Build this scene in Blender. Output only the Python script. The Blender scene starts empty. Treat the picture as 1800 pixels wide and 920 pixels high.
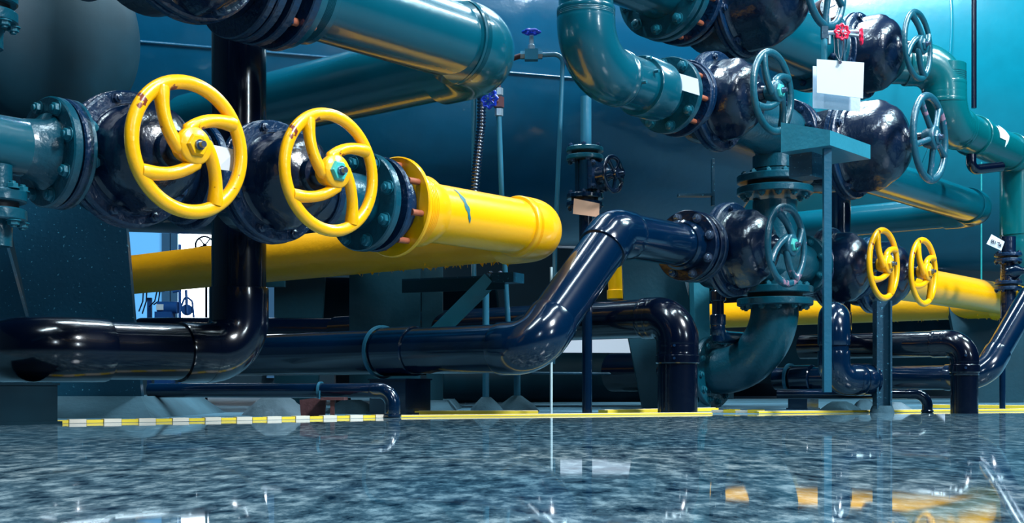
import bpy, bmesh, math, random
from mathutils import Vector, Matrix
random.seed(7)
R = math.radians
sc = bpy.context.scene
col = sc.collection

# ------------------------------------------------------------------ camera
F = 2150.0; HZ = 684.0; CH = 0.10
cam = bpy.data.cameras.new('camera'); co = bpy.data.objects.new('camera', cam); col.objects.link(co)
co.location = (0, 0, CH); co.rotation_euler = (R(90), 0, 0)
cam.sensor_width = 36; cam.lens = F/1800*36; cam.shift_y = (HZ-460)/1800
cam.clip_start = 0.02; cam.clip_end = 100
sc.camera = co

# ------------------------------------------------------------------ world, lights, exposure
w = bpy.data.worlds.new('world'); sc.world = w; w.use_nodes = True
bg = w.node_tree.nodes['Background']; bg.inputs[0].default_value = (0.03, 0.22, 0.60, 1); bg.inputs[1].default_value = 0.032
def area(name, loc, target, sx, sy, power, color):
    l = bpy.data.lights.new(name, 'AREA'); l.shape = 'RECTANGLE'; l.size = sx; l.size_y = sy
    l.energy = power; l.color = color
    o = bpy.data.objects.new(name, l); col.objects.link(o); o.location = loc
    d = Vector(target)-Vector(loc); o.rotation_euler = d.to_track_quat('-Z', 'Y').to_euler()
    return o
area('hall_window_light', (7.0, -1.4, 8.4), (0.6, 4.6, 0.8), 1.4, 2.0, 1750, (0.86, 0.94, 1.0))
area('hall_window_light', (7.1, -2.0, 3.2), (0.2, 4.4, 0.8), 0.26, 1.2, 105, (0.74, 0.90, 1.0))
area('hall_window_light', (2.2, -5.5, 4.4), (0.4, 4.5, 0.7), 0.3, 1.4, 60, (0.74, 0.90, 1.0))
for k, (x, y, p_) in enumerate(((-1.2, 2.2, 110), (1.3, 3.2, 110), (3.8, 5.6, 130), (-0.8, 6.0, 210), (1.6, 7.6, 260))):
    area('ceiling_strip_light', (x, y, 5.0), (x, y, 0), 2.4, 0.16, p_, (0.70, 0.90, 1.0)).rotation_euler.z = R(50)
area('bay_light', (6.2, 5.0, 6.4), (4.4, 9.0, 3.0), 2.4, 0.6, 420, (0.62, 0.94, 1.0))
sc.view_settings.view_transform = 'Standard'; sc.view_settings.look = 'None'
sc.view_settings.gamma = 1; sc.view_settings.use_curve_mapping = False
sc.view_settings.exposure = 0.22

# ------------------------------------------------------------------ helpers
def W(px, py, D): return Vector(((px-900)/F*D, D, CH+(HZ-py)*D/F))
BA = 50
B = Vector((math.cos(R(BA)), math.sin(R(BA)), 0))      # along the pipe headers, away to the right
N = Vector((math.sin(R(BA)), -math.cos(R(BA)), 0))     # along the valve stems, towards the aisle
Z = Vector((0, 0, 1))
def online(P, d, px):                                  # point of the line P + t d seen in image column px
    u = (px-900)/F
    return P + d*((u*P.y-P.x)/(d.x-u*d.y))
def atz(P, z): return Vector((P.x, P.y, z))

def nt(m): return m.node_tree.nodes, m.node_tree.links
def paint(name, c, rough=0.25, bump=0.12, bscale=45.0, var=0.25, coat=0.3, metal=0.0, spec=0.5, chips=None, chip_amt=0.62, chip_scale=9.0, dust=0.0, dustc=(0.25,0.4,0.5)):
    m = bpy.data.materials.new(name); m.use_nodes = True
    n, l = nt(m); p = n['Principled BSDF']
    tc = n.new('ShaderNodeTexCoord')
    nz = n.new('ShaderNodeTexNoise'); nz.inputs['Scale'].default_value = 6; nz.inputs['Detail'].default_value = 5
    l.new(tc.outputs['Object'], nz.inputs['Vector'])
    mx = n.new('ShaderNodeMix'); mx.data_type = 'RGBA'
    mx.inputs[6].default_value = (*[x*(1-var) for x in c], 1); mx.inputs[7].default_value = (*[min(1, x*(1+var)) for x in c], 1)
    l.new(nz.outputs['Fac'], mx.inputs[0])
    last = mx.outputs[2]
    if chips:
        n2 = n.new('ShaderNodeTexNoise'); n2.inputs['Scale'].default_value = chip_scale; n2.inputs['Detail'].default_value = 9; n2.inputs['Roughness'].default_value = 0.62
        l.new(tc.outputs['Object'], n2.inputs['Vector'])
        r2 = n.new('ShaderNodeValToRGB'); r2.color_ramp.elements[0].position = chip_amt; r2.color_ramp.elements[1].position = chip_amt+0.015
        l.new(n2.outputs['Fac'], r2.inputs[0])
        m2 = n.new('ShaderNodeMix'); m2.data_type = 'RGBA'; l.new(r2.outputs[0], m2.inputs[0]); l.new(last, m2.inputs[6]); m2.inputs[7].default_value = (*chips, 1)
        last = m2.outputs[2]
    if dust:
        n3 = n.new('ShaderNodeTexNoise'); n3.inputs['Scale'].default_value = 90; n3.inputs['Detail'].default_value = 3
        l.new(tc.outputs['Object'], n3.inputs['Vector'])
        r3 = n.new('ShaderNodeValToRGB'); r3.color_ramp.elements[0].position = 0.70-dust; r3.color_ramp.elements[1].position = 0.75-dust
        l.new(n3.outputs['Fac'], r3.inputs[0])
        m3 = n.new('ShaderNodeMix'); m3.data_type = 'RGBA'; l.new(r3.outputs[0], m3.inputs[0]); l.new(last, m3.inputs[6]); m3.inputs[7].default_value = (*dustc, 1)
        last = m3.outputs[2]
    l.new(last, p.inputs['Base Color'])
    p.inputs['Roughness'].default_value = rough; p.inputs['Metallic'].default_value = metal
    p.inputs['Specular IOR Level'].default_value = spec
    p.inputs['Coat Weight'].default_value = coat; p.inputs['Coat Roughness'].default_value = 0.08
    if bump:
        nb = n.new('ShaderNodeTexNoise'); nb.inputs['Scale'].default_value = bscale; nb.inputs['Detail'].default_value = 4
        l.new(tc.outputs['Object'], nb.inputs['Vector'])
        b = n.new('ShaderNodeBump'); b.inputs['Strength'].default_value = bump; b.inputs['Distance'].default_value = 0.01
        l.new(nb.outputs['Fac'], b.inputs['Height']); l.new(b.outputs[0], p.inputs['Normal']); l.new(b.outputs[0], p.inputs['Coat Normal'])
    return m
def emit(name, c, s):
    m = bpy.data.materials.new(name); m.use_nodes = True
    n, l = nt(m); p = n['Principled BSDF']; p.inputs['Base Color'].default_value = (*c, 1)
    p.inputs['Emission Color'].default_value = (*c, 1); p.inputs['Emission Strength'].default_value = s
    return m
M = {}
M['yellow'] = paint('yellow_paint', (1.0, 0.46, 0.0), 0.30, 0.06, 60, 0.03, 0.25)
M['yellow_worn'] = paint('worn_yellow_paint', (1.0, 0.46, 0.0), 0.30, 0.10, 80, 0.03, 0.3, chips=(0.20, 0.03, 0.012), chip_amt=0.635, chip_scale=13)
M['yellow_rough'] = paint('peeling_yellow_paint', (0.95, 0.40, 0.0), 0.45, 0.18, 40, 0.08, 0.1, chips=(0.02, 0.015, 0.008), chip_amt=0.74, chip_scale=8)
M['teal'] = paint('teal_pipe_paint', (0.0, 0.074, 0.112), 0.24, 0.04, 50, 0.15, 0.5)
M['teal_valve'] = paint('teal_cast_paint', (0.0005, 0.058, 0.092), 0.30, 0.22, 70, 0.2, 0.4)
M['teal_wheel'] = paint('teal_wheel_paint', (0.004, 0.080, 0.120), 0.32, 0.22, 90, 0.2, 0.4)
M['teal_worn'] = paint('worn_teal_paint', (0.006, 0.080, 0.125), 0.34, 0.25, 80, 0.2, 0.3, chips=(0.30, 0.17, 0.24), chip_amt=0.58, chip_scale=9)
M['green'] = paint('green_pipe_paint', (0.0, 0.105, 0.125), 0.24, 0.04, 50, 0.15, 0.5)
M['navy'] = paint('navy_cast_paint', (0.0, 0.0075, 0.028), 0.27, 0.30, 38, 0.3, 0.4)
M['navy_flange'] = paint('navy_flange_paint', (0.0, 0.018, 0.058), 0.30, 0.55, 60, 0.3, 0.3)
M['pvc'] = paint('dark_plastic_pipe', (0.0002, 0.0022, 0.010), 0.18, 0.035, 30, 0.25, 0.5)
M['pvc_blue'] = paint('blue_black_plastic_pipe', (0.0, 0.009, 0.030), 0.16, 0.03, 25, 0.25, 0.6)
M['gasket'] = paint('gasket_rubber', (0.001, 0.003, 0.008), 0.5, 0.1, 60, 0.2, 0.0)
M['bolt_teal'] = paint('painted_bolt', (0.004, 0.11, 0.16), 0.35, 0.15, 90, 0.2, 0.3)
M['bolt_navy'] = paint('dark_bolt', (0.002, 0.02, 0.06), 0.3, 0.15, 90, 0.2, 0.4)
M['bolt_steel'] = paint('steel_bolt', (0.16, 0.22, 0.32), 0.25, 0.1, 90, 0.2, 0.2, metal=0.8)
M['stud'] = paint('rusty_red_stud', (0.36, 0.10, 0.05), 0.5, 0.2, 60, 0.3, 0.1)
M['steel'] = paint('galvanised_steel', (0.42, 0.55, 0.65), 0.3, 0.1, 60, 0.15, 0.0, metal=0.7)
M['plate'] = paint('dusty_teal_plate', (0.001, 0.045, 0.085), 0.42, 0.16, 60, 0.25, 0.25, dust=0.045, dustc=(0.08, 0.30, 0.42))
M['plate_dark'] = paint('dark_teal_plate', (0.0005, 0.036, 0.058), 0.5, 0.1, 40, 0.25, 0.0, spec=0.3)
M['shell'] = paint('teal_shell_paint', (0.0, 0.078, 0.165), 0.30, 0.10, 22, 0.18, 0.5)
M['shell_lit'] = paint('lit_teal_shell_paint', (0.0, 0.17, 0.245), 0.30, 0.10, 16, 0.15, 0.5)  # tank paint again, its colour raised for the stronger light at right
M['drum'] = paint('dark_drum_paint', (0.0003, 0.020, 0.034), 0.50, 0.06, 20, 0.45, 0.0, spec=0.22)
M['post'] = paint('grey_teal_steel', (0.008, 0.10, 0.17), 0.35, 0.15, 50, 0.3, 0.2)
M['brace'] = paint('pale_teal_steel', (0.02, 0.20, 0.28), 0.4, 0.15, 50, 0.2, 0.2)
M['white'] = paint('white_card', (0.62, 0.68, 0.74), 0.55, 0.02, 30, 0.03, 0.0)
M['white_metal'] = paint('white_metal_plate', (0.60, 0.70, 0.82), 0.45, 0.12, 80, 0.12, 0.1)
M['tan'] = paint('tan_card', (0.62, 0.36, 0.24), 0.6, 0.03, 30, 0.06, 0.0)
M['ink'] = paint('dark_ink', (0.01, 0.015, 0.05), 0.6, 0, 30, 0.1, 0.0)
M['blue_plastic'] = paint('blue_wheel_plastic', (0.004, 0.035, 0.45), 0.3, 0.05, 60, 0.15, 0.4)
M['red_plastic'] = paint('red_wheel_paint', (0.75, 0.01, 0.06), 0.3, 0.1, 60, 0.2, 0.4)
M['concrete'] = paint('dusty_concrete', (0.034, 0.082, 0.112), 0.85, 0.6, 22, 0.65, 0.0, spec=0.2)
M['concrete_pale'] = paint('pale_concrete', (0.12, 0.18, 0.22), 0.85, 0.7, 22, 0.6, 0.0, spec=0.2)
M['rust'] = paint('rusty_iron', (0.06, 0.018, 0.022), 0.7, 0.4, 40, 0.4, 0.0)
M['cable'] = paint('dark_cable', (0.001, 0.006, 0.02), 0.35, 0.0, 30, 0.1, 0.1)
M['tube'] = paint('blue_steel_tube', (0.02, 0.13, 0.21), 0.3, 0.03, 40, 0.15, 0.3)
M['green_tube'] = paint('green_steel_tube', (0.01, 0.22, 0.24), 0.3, 0.03, 40, 0.15, 0.3)
M['pole_white'] = paint('pale_painted_pole', (0.55, 0.72, 0.80), 0.4, 0.05, 60, 0.3, 0.0)
M['tape_yellow'] = paint('yellow_plastic_strip', (0.85, 0.62, 0.04), 0.45, 0.05, 60, 0.1, 0.1)
M['tape_white'] = paint('white_plastic_strip', (0.72, 0.66, 0.55), 0.5, 0.05, 60, 0.15, 0.1)
M['wall'] = paint('pale_blue_wall_paint', (0.42, 0.58, 0.72), 0.7, 0.03, 10, 0.08, 0.0)
M['wall_dark'] = paint('darkened_hall_wall_paint', (0.004, 0.03, 0.05), 0.8, 0.03, 10, 0.2, 0.0)  # darkness of the gaps behind the pipework is put into the wall colour
M['mullion'] = paint('grey_blue_frame_paint', (0.05, 0.16, 0.30), 0.5, 0.03, 10, 0.1, 0.0)
M['daylight'] = emit('bright_window_daylight', (0.82, 0.92, 1.0), 6.0)
M['panel_glow_blue'] = emit('bluish_panel_glow', (0.10, 0.36, 0.70), 0.8)
M['gauge_face'] = paint('gauge_dial', (0.80, 0.85, 0.90), 0.4, 0, 30, 0.02, 0.3)
M['brown_metal'] = paint('brown_gauge_case', (0.08, 0.03, 0.035), 0.4, 0.05, 40, 0.2, 0.2)
M['far_blue'] = paint('blue_pump_paint', (0.01, 0.07, 0.25), 0.4, 0.05, 40, 0.2, 0.2)
M['scuff'] = paint('blue_green_scuff', (0.02, 0.16, 0.20), 0.5, 0.1, 40, 0.5, 0.0)
M['badge'] = paint('teal_badge', (0.05, 0.45, 0.40), 0.4, 0.05, 40, 0.1, 0.2)

class MB:
    def __init__(s): s.v = []; s.f = []
    def add(s, v, f):
        o = len(s.v); s.v += [Vector(x) for x in v]; s.f += [tuple(i+o for i in q) for q in f]; return s
    def box(s, c, ax, ay, az, hx, hy, hz):
        c = Vector(c); v = []
        for i in (-1, 1):
            for j in (-1, 1):
                for k in (-1, 1): v.append(c+ax*hx*i+ay*hy*j+az*hz*k)
        return s.add(v, [(0,1,3,2),(4,6,7,5),(0,4,5,1),(2,3,7,6),(0,2,6,4),(1,5,7,3)])
    def prism(s, pts, d):                        # polygon pts extruded by the vector d
        n = len(pts); v = [Vector(p) for p in pts]+[Vector(p)+d for p in pts]
        return s.add(v, [tuple(range(n-1, -1, -1)), tuple(range(n, 2*n))]+[(i, (i+1) % n, n+(i+1) % n, n+i) for i in range(n)])
    def lathe(s, prof, O, ax, seg=40, mod=None):
        e1, e2 = basis(ax); rings = []; v = []; f = []
        for (a, r) in prof:
            if abs(r) < 1e-6: rings.append([len(v)]); v.append(O+ax*a)
            else:
                ids = []
                for i in range(seg):
                    ph = 2*math.pi*i/seg; rr = r*(mod(ph, a) if mod else 1)
                    ids.append(len(v)); v.append(O+ax*a+(e1*math.cos(ph)+e2*math.sin(ph))*rr)
                rings.append(ids)
        for p, q in zip(rings, rings[1:]):
            if len(p) == 1 and len(q) == 1: continue
            for i in range(seg):
                j = (i+1) % seg
                if len(p) == 1: f.append((p[0], q[j], q[i]))
                elif len(q) == 1: f.append((p[i], p[j], q[0]))
                else: f.append((p[i], p[j], q[j], q[i]))
        return s.add(v, f)
    def tube(s, pts, r, seg=24, caps=True):
        pts = [Vector(p) for p in pts]; n = len(pts); v = []; f = []
        rr = r if isinstance(r, (list, tuple)) else [r]*n
        t0 = (pts[1]-pts[0]).normalized(); e1, e2 = basis(t0); pt = t0
        for i in range(n):
            if i == 0: t = t0
            elif i == n-1: t = (pts[i]-pts[i-1]).normalized()
            else: t = ((pts[i]-pts[i-1]).normalized()+(pts[i+1]-pts[i]).normalized()).normalized()
            q = pt.rotation_difference(t); e1 = q @ e1; e2 = q @ e2; pt = t
            for k in range(seg):
                a = 2*math.pi*k/seg; v.append(pts[i]+(e1*math.cos(a)+e2*math.sin(a))*rr[i])
        for i in range(n-1):
            for k in range(seg):
                j = (k+1) % seg; f.append((i*seg+k, i*seg+j, (i+1)*seg+j, (i+1)*seg+k))
        if caps: f.append(tuple(range(seg-1, -1, -1))); f.append(tuple(range((n-1)*seg, n*seg)))
        return s.add(v, f)
    def mesh(s, name, mat, off=Vector(), ang=38):
        me = bpy.data.meshes.new(name); me.from_pydata([v-off for v in s.v], [], s.f)
        bm = bmesh.new(); bm.from_mesh(me); bmesh.ops.recalc_face_normals(bm, faces=bm.faces); bm.to_mesh(me); bm.free()
        me.shade_smooth(); me.set_sharp_from_angle(angle=R(ang)); me.materials.append(mat); return me
    def build(s, name, mat, parent=None, ang=38, label=None):
        off = Vector()
        q = parent
        while q is not None: off = off+q.location; q = q.parent
        if parent is None:
            lo = [min(v[i] for v in s.v) for i in range(3)]; hi = [max(v[i] for v in s.v) for i in range(3)]
            off = Vector(((lo[0]+hi[0])/2, (lo[1]+hi[1])/2, lo[2]))
        o = bpy.data.objects.new(name, s.mesh(name, mat, off, ang)); col.objects.link(o)
        if parent is not None: o.parent = parent
        else: o.location = off
        if label: o['label'] = label
        return o
def basis(ax):
    ax = ax.normalized()
    e2 = Z-ax*ax.dot(Z)
    if e2.length < 1e-3: e2 = Vector((0, -1, 0))
    e2.normalize(); e1 = e2.cross(ax).normalized(); return e1, e2
def thing(name, label, cat, loc, group=None):
    o = bpy.data.objects.new(name, None); col.objects.link(o); o.location = loc; o.empty_display_size = 0.05
    o['label'] = label; o['category'] = cat
    if group: o['group'] = group
    return o
def tag(o, label, cat, group=None, kind=None):
    o['label'] = label; o['category'] = cat
    if group: o['group'] = group
    if kind: o['kind'] = kind
    return o
def struct(o): o['kind'] = 'structure'; return o
def fillet(pts, rad, n=10):
    out = [Vector(pts[0])]
    for a, b, c in zip(pts, pts[1:], pts[2:]):
        d1 = (a-b).normalized(); d2 = (c-b).normalized(); th = d1.angle(d2)
        L = min(rad/math.tan(th/2), (a-b).length*.95, (c-b).length*.95); r = L*math.tan(th/2)
        bis = (d1+d2).normalized(); cen = b+bis*(r/math.sin(th/2))
        v1 = b+d1*L-cen; v2 = b+d2*L-cen; axis = v1.cross(v2).normalized(); tot = v1.angle(v2)
        for k in range(n+1): out.append(cen+Matrix.Rotation(tot*k/n, 3, axis) @ v1)
    out.append(Vector(pts[-1])); return out
# hex bolts: one shared mesh for each size
_bolt = {}
def bolt_mesh(size, body, mat):
    k = (round(size, 4), round(body, 4), mat)
    if k not in _bolt:
        m = MB()
        def hexp(r, z0, z1, ch=0.15):
            m.lathe([(z0, 0), (z0, r), (z1-(z1-z0)*ch, r), (z1, r*.82), (z1, 0)], Vector(), Z, 6)
        m.lathe([(0, 0), (0, size*1.25), (size*.18, size*1.25), (size*.18, 0)], Vector(), Z, 16)
        hexp(size, size*.15, size*.95)
        m.lathe([(size*.9, 0), (size*.9, size*.55), (size*1.25, size*.55), (size*1.3, size*.45), (size*1.3, 0)], Vector(), Z, 12)
        if body: m.lathe([(-body, 0), (-body, size*.55), (0.0, size*.55), (0.0, 0)], Vector(), Z, 10)
        _bolt[k] = m.mesh('bolt', M[mat])
    return _bolt[k]
def put_bolts(root, C, ax, rb, n, size, mat, ang0=0.0, body=0.0, name='bolt'):
    e1, e2 = basis(ax); q = Z.rotation_difference(ax)
    for k in range(n):
        a = ang0+2*math.pi*k/n
        o = bpy.data.objects.new(name, bolt_mesh(size, body, mat)); col.objects.link(o); o.parent = root
        o.location = C+(e1*math.cos(a)+e2*math.sin(a))*rb-root.location
        o.rotation_euler = q.to_euler()
def flange(root, C, ax, rad, th, mat, inner=0.0, bev=0.004, name='flange', label=None):
    h = th/2
    m = MB().lathe([(-h, inner), (-h, rad-bev), (-h+bev, rad), (h-bev, rad), (h, rad-bev), (h, inner)] if inner else
                   [(-h, 0), (-h, rad-bev), (-h+bev, rad), (h-bev, rad), (h, rad-bev), (h, 0)], C, ax, 48)
    if inner: 
        n = 48; o = len(m.v)
        m.f += [(i, (i+1) % n, o-n+(i+1) % n, o-n+i) for i in range(n)]
    return m.build(name, M[mat], root, label=label)
def studs(root, C, ax, rb, n, L, r, mat='stud', ang0=0.0):
    e1, e2 = basis(ax)
    for k in range(n):
        a = ang0+2*math.pi*k/n; c = C+(e1*math.cos(a)+e2*math.sin(a))*rb
        MB().tube([c, c+ax*(L*.93), c+ax*L], [r, r, r*.75], 10).build('stud', M[mat], root)
def joint(root, C, ax, rad, mat, bmat, n=8, th=0.024, gap=0.012, bs=0.013, ang0=0.2, rb=None, both=True):
    """two flanges with a gasket between, bolts on both faces"""
    rb = rb or rad*.83
    flange(root, C-ax*(gap/2+th/2), ax, rad, th, mat)
    flange(root, C+ax*(gap/2+th/2), ax, rad, th, mat)
    flange(root, C, ax, rad*.72, gap+0.002, 'gasket', bev=0.0005, name='gasket')
    put_bolts(root, C-ax*(gap/2+th), -ax, rb, n, bs, bmat, ang0, body=th*.5)
    if both: put_bolts(root, C+ax*(gap/2+th), ax, rb, n, bs, bmat, ang0, body=th*.5)
def collar(root, P, ax, r, L, mat, name='coupling', ridges=0):
    prof = [(0, r*.9), (0, r), (0.004, r+0.004)]
    if ridges:
        a0 = L*.25; step = L*.5/ridges
        for k in range(ridges):
            prof += [(a0+step*k, r+0.004), (a0+step*(k+.25), r+0.0015), (a0+step*(k+.5), r+0.0015), (a0+step*(k+.75), r+0.004)]
    prof += [(L-0.004, r+0.004), (L, r), (L, r*.9)]
    return MB().lathe(prof, P, ax, 48).build(name, M[mat], root)
def pipe_run(root, pts, r, rad, mat, er=1.10, sock=0.05, seg=36, elbow_mat=None, ridges=True):
    """straight pipes joined by socketed elbows"""
    pts = [Vector(p) for p in pts]; segs = []; n = len(pts)
    st = [pts[0]]; 
    for i in range(n-1):
        d = (pts[i+1]-pts[i]).normalized()
        a = pts[i]; b = pts[i+1]
        def tl(k):
            d1 = (pts[k-1]-pts[k]).normalized(); d2 = (pts[k+1]-pts[k]).normalized(); return rad/math.tan(d1.angle(d2)/2)
        if i > 0: a = a+d*tl(i)*.7
        if i < n-2: b = b-d*tl(i+1)*.7
        if (b-a).dot(d) > 0.01:
            MB().tube([a, b], r, seg).build('straight_pipe', M[mat], root)
    for i in range(1, n-1):
        d1 = (pts[i-1]-pts[i]).normalized(); d2 = (pts[i+1]-pts[i]).normalized(); L = rad/math.tan(d1.angle(d2)/2)
        path = fillet([pts[i]+d1*(L+sock), pts[i], pts[i+1] if False else pts[i]+d2*(L+sock)], rad, 14)
        re = r*er
        # socket lips and a ribbed band at each mouth
        def dense(p0, p1):
            return [p0.lerp(p1, t) for t in ([0, .06] + ([.3, .36, .42, .48, .54, .60, .66, .72] if ridges else [.5]) + [.9])]
        A = dense(path[0], path[1]); C = list(reversed(dense(path[-1], path[-2])))
        rr = [re*.985, re]+([re, re*.985]*4 if ridges else [re])+[re]
        full = A+path[1:-1]+C
        radii = rr+[re]*len(path[1:-1])+list(reversed(rr))
        MB().tube(full, radii, seg).build('elbow', M[elbow_mat or mat], root, ang=50)

# ------------------------------------------------------------------ handwheel and gate valve
def handwheel_mb(C, ax, Rw, rr, spokes, swirl, hub=0.265, dish=0.02):
    e1, e2 = basis(ax); m = MB()
    def pt(r, a, z=0.0): return C+(e1*math.cos(a)+e2*math.sin(a))*r+ax*z
    n = 72; k = 14; v = []; f = []
    Rm = Rw-rr
    for i in range(n):
        a = 2*math.pi*i/n
        for j in range(k):
            b = 2*math.pi*j/k; v.append(pt(Rm+rr*math.cos(b), a, rr*.85*math.sin(b)))
    for i in range(n):
        for j in range(k):
            f.append((i*k+j, ((i+1) % n)*k+j, ((i+1) % n)*k+(j+1) % k, i*k+(j+1) % k))
    m.add(v, f)
    for s in range(spokes):
        a0 = R(120)+2*math.pi*s/spokes if swirl else R(-90)+2*math.pi*s/spokes
        path = []; rad = []
        for q in range(11):
            t = q/10; rh = Rw*hub*(.95 if swirl else .75); r = rh*.8+(Rm-rh*.8)*t**(1.2 if swirl else 1)
            aa = a0+swirl*(.5*(math.acos(rh/Rm)-math.acos(min(1, rh/r)))+.5*R(80)*(1-t)**1.25)
            path.append(pt(r*(.975 if q == 10 else 1), aa, dish*(1-t)*.9)); rad.append(rr*(.9, .95, .97, .95, .94, .93, .94, .97, 1.04, 1.14, 1.1)[q]*(.98 if swirl else .78))
        m.tube(path, rad, 12)
    m.lathe([(-.025, 0), (-.025, Rw*hub*.7), (dish-.008, Rw*hub), (dish+.010, Rw*hub), (dish+.016, Rw*hub*.9), (dish+.016, 0)], C, ax, 32)
    return m
def gate_valve(label, wheel, Rw, rr, wheel_mat, sa, sf, rf, rd, body_mat='navy', flange_mat='navy_flange', spokes=4, swirl=1, L=0.14, rp=0.11, fl=0.16,
               group='gate valves on the pipe headers', badge=None, bs=0.013, end='teal_valve', ribs=True, nub=8, ends=True, Lr=None, flr=None):
    Ax = wheel-N*sa
    root = thing('gate_valve', label, 'valve', (Ax.x, Ax.y, Ax.z-rf), group)
    hw = handwheel_mb(wheel, N, Rw, rr, spokes, swirl).build('handwheel', M[wheel_mat], root, ang=60)
    nut = MB().lathe([(0.018, 0), (0.018, Rw*.17), (0.040, Rw*.17), (0.046, Rw*.14), (0.046, 0)], wheel, N, 6)
    nut.build('hub_nut', M[badge or wheel_mat], hw, label='pale badge around the hub nut' if badge == 'badge' else None)
    MB().lathe([(0.044, 0), (0.044, Rw*.075), (0.052, Rw*.075), (0.052, Rw*.05), (0.066, Rw*.045), (0.066, 0)], wheel, N, 16).build('stem_tip', M['bolt_steel'], hw)
    d = sf
    # bonnet: shouldered dome narrowing to the neck, with a raised rib above and below
    def mod(ph, a):
        t = -a/d
        k = sum(math.exp(-((((ph-c+math.pi) % (2*math.pi))-math.pi)/0.22)**2) for c in (math.pi/2, -math.pi/2))
        rib = .16*k*max(0, min(1, (t-.50)/.12))*max(0, min(1, (1.0-t)/.04))
        lump = .05*math.cos(4*ph+.6)*max(0, 1-abs(t-.44)/.16)
        return 1+rib+lump
    prof = [(-.03, 0), (-.03, .030), (-.20*d, .034), (-.21*d, .050), (-.27*d, .054), (-.30*d, rd*.42)]
    prof += [(-t*d, rd*q_) for t, q_ in ((.33, .55), (.36, .68), (.40, .79), (.45, .875), (.51, .935), (.58, .97), (.67, .985), (.76, .99), (.85, 1.0), (.94, 1.01), (.97, 1.03), (.995, 1.09))]+[(-.995*d, 0)]
    MB().lathe(prof, wheel, N, 80, mod).build('bonnet', M[body_mat], root, ang=60)
    MB().tube([wheel-N*.06, wheel+N*.03], 0.016, 14).build('stem', M['bolt_navy'], root)
    # bonnet flange: two discs with a seam
    f1 = [(0, 0), (0, rf*.80), (.004, rf*.80), (.004, rf*.84), (0.0, rf*.85), (0, rf-.006), (-.006, rf), (-.020, rf), (-.022, rf-.006), (-.028, rf-.006), (-.030, rf*1.015), (-.046, rf*1.015), (-.054, rf-.006), (-.060, 0)]
    MB().lathe(f1, wheel-N*d, N, 64).build('bonnet_flange', M[flange_mat], root, ang=30)
    put_bolts(root, wheel-N*d, N, rf*.89, nub, bs*1.1, 'bolt_navy', 0.35, body=0.01)
    # body behind the flange and the two pipe ends
    MB().lathe([(-d-.055, 0), (-d-.055, rf*.86), (-d-.08, rf*.84), (-sa-.05, rf*.78), (-sa-rp*.9, rf*.5), (-sa-rp*1.05, 0)], wheel, N, 48).build('valve_body', M[body_mat], root, ang=60)
    if ends:
        Lr = Lr or L
        MB().tube([Ax-B*L, Ax+B*Lr], rp, 36).build('flow_barrel', M[body_mat], root)
        for q in (-L+.014, Lr-.014):
            flange(root, Ax+B*q, B, fl if q < 0 else (flr or fl), .026, flange_mat if body_mat == 'navy' else end, name='end_flange')
    return root, Ax

# ================================================================== the hall
fm = paint('polished_speckled_floor', (0.10, 0.16, 0.20), 0.05, 0.0, 10, 0.2, 0.0)
n, l = nt(fm); p = n['Principled BSDF']
tc = n.new('ShaderNodeTexCoord')
a = n.new('ShaderNodeTexNoise'); a.inputs['Scale'].default_value = 34; a.inputs['Detail'].default_value = 6; a.inputs['Roughness'].default_value = 0.7
b = n.new('ShaderNodeTexNoise'); b.inputs['Scale'].default_value = 2.2; b.inputs['Detail'].default_value = 4
mp = n.new('ShaderNodeMapping'); mp.inputs['Scale'].default_value = (1.0, 0.46, 1.0); l.new(tc.outputs['Object'], mp.inputs['Vector'])
l.new(mp.outputs[0], a.inputs['Vector']); l.new(mp.outputs[0], b.inputs['Vector'])
ra = n.new('ShaderNodeValToRGB'); cr = ra.color_ramp
cr.elements[0].position = 0.36; cr.elements[0].color = (0.004, 0.02, 0.04, 1); cr.elements[1].position = 0.66; cr.elements[1].color = (0.56, 0.61, 0.61, 1)
e = cr.elements.new(0.5); e.color = (0.11, 0.175, 0.21, 1)
l.new(a.outputs['Fac'], ra.inputs[0])
rb_ = n.new('ShaderNodeValToRGB'); rb_.color_ramp.elements[0].position = 0.35; rb_.color_ramp.elements[0].color = (0.35, 0.6, 0.75, 1); rb_.color_ramp.elements[1].position = 0.7; rb_.color_ramp.elements[1].color = (1, 1, 1, 1)
l.new(b.outputs['Fac'], rb_.inputs[0])
mm = n.new('ShaderNodeMix'); mm.data_type = 'RGBA'; mm.blend_type = 'MULTIPLY'; mm.inputs[0].default_value = 1
l.new(ra.outputs[0], mm.inputs[6]); l.new(rb_.outputs[0], mm.inputs[7]); l.new(mm.outputs[2], p.inputs['Base Color'])
p.inputs['IOR'].default_value = 1.27; p.inputs['Roughness'].default_value = 0.03
wv = n.new('ShaderNodeTexNoise'); wv.inputs['Scale'].default_value = 5; wv.inputs['Detail'].default_value = 2
l.new(tc.outputs['Object'], wv.inputs['Vector'])
bp = n.new('ShaderNodeBump'); bp.inputs['Strength'].default_value = 0.008; bp.inputs['Distance'].default_value = 0.01
l.new(wv.outputs['Fac'], bp.inputs['Height']); l.new(bp.outputs[0], p.inputs['Normal'])
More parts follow.
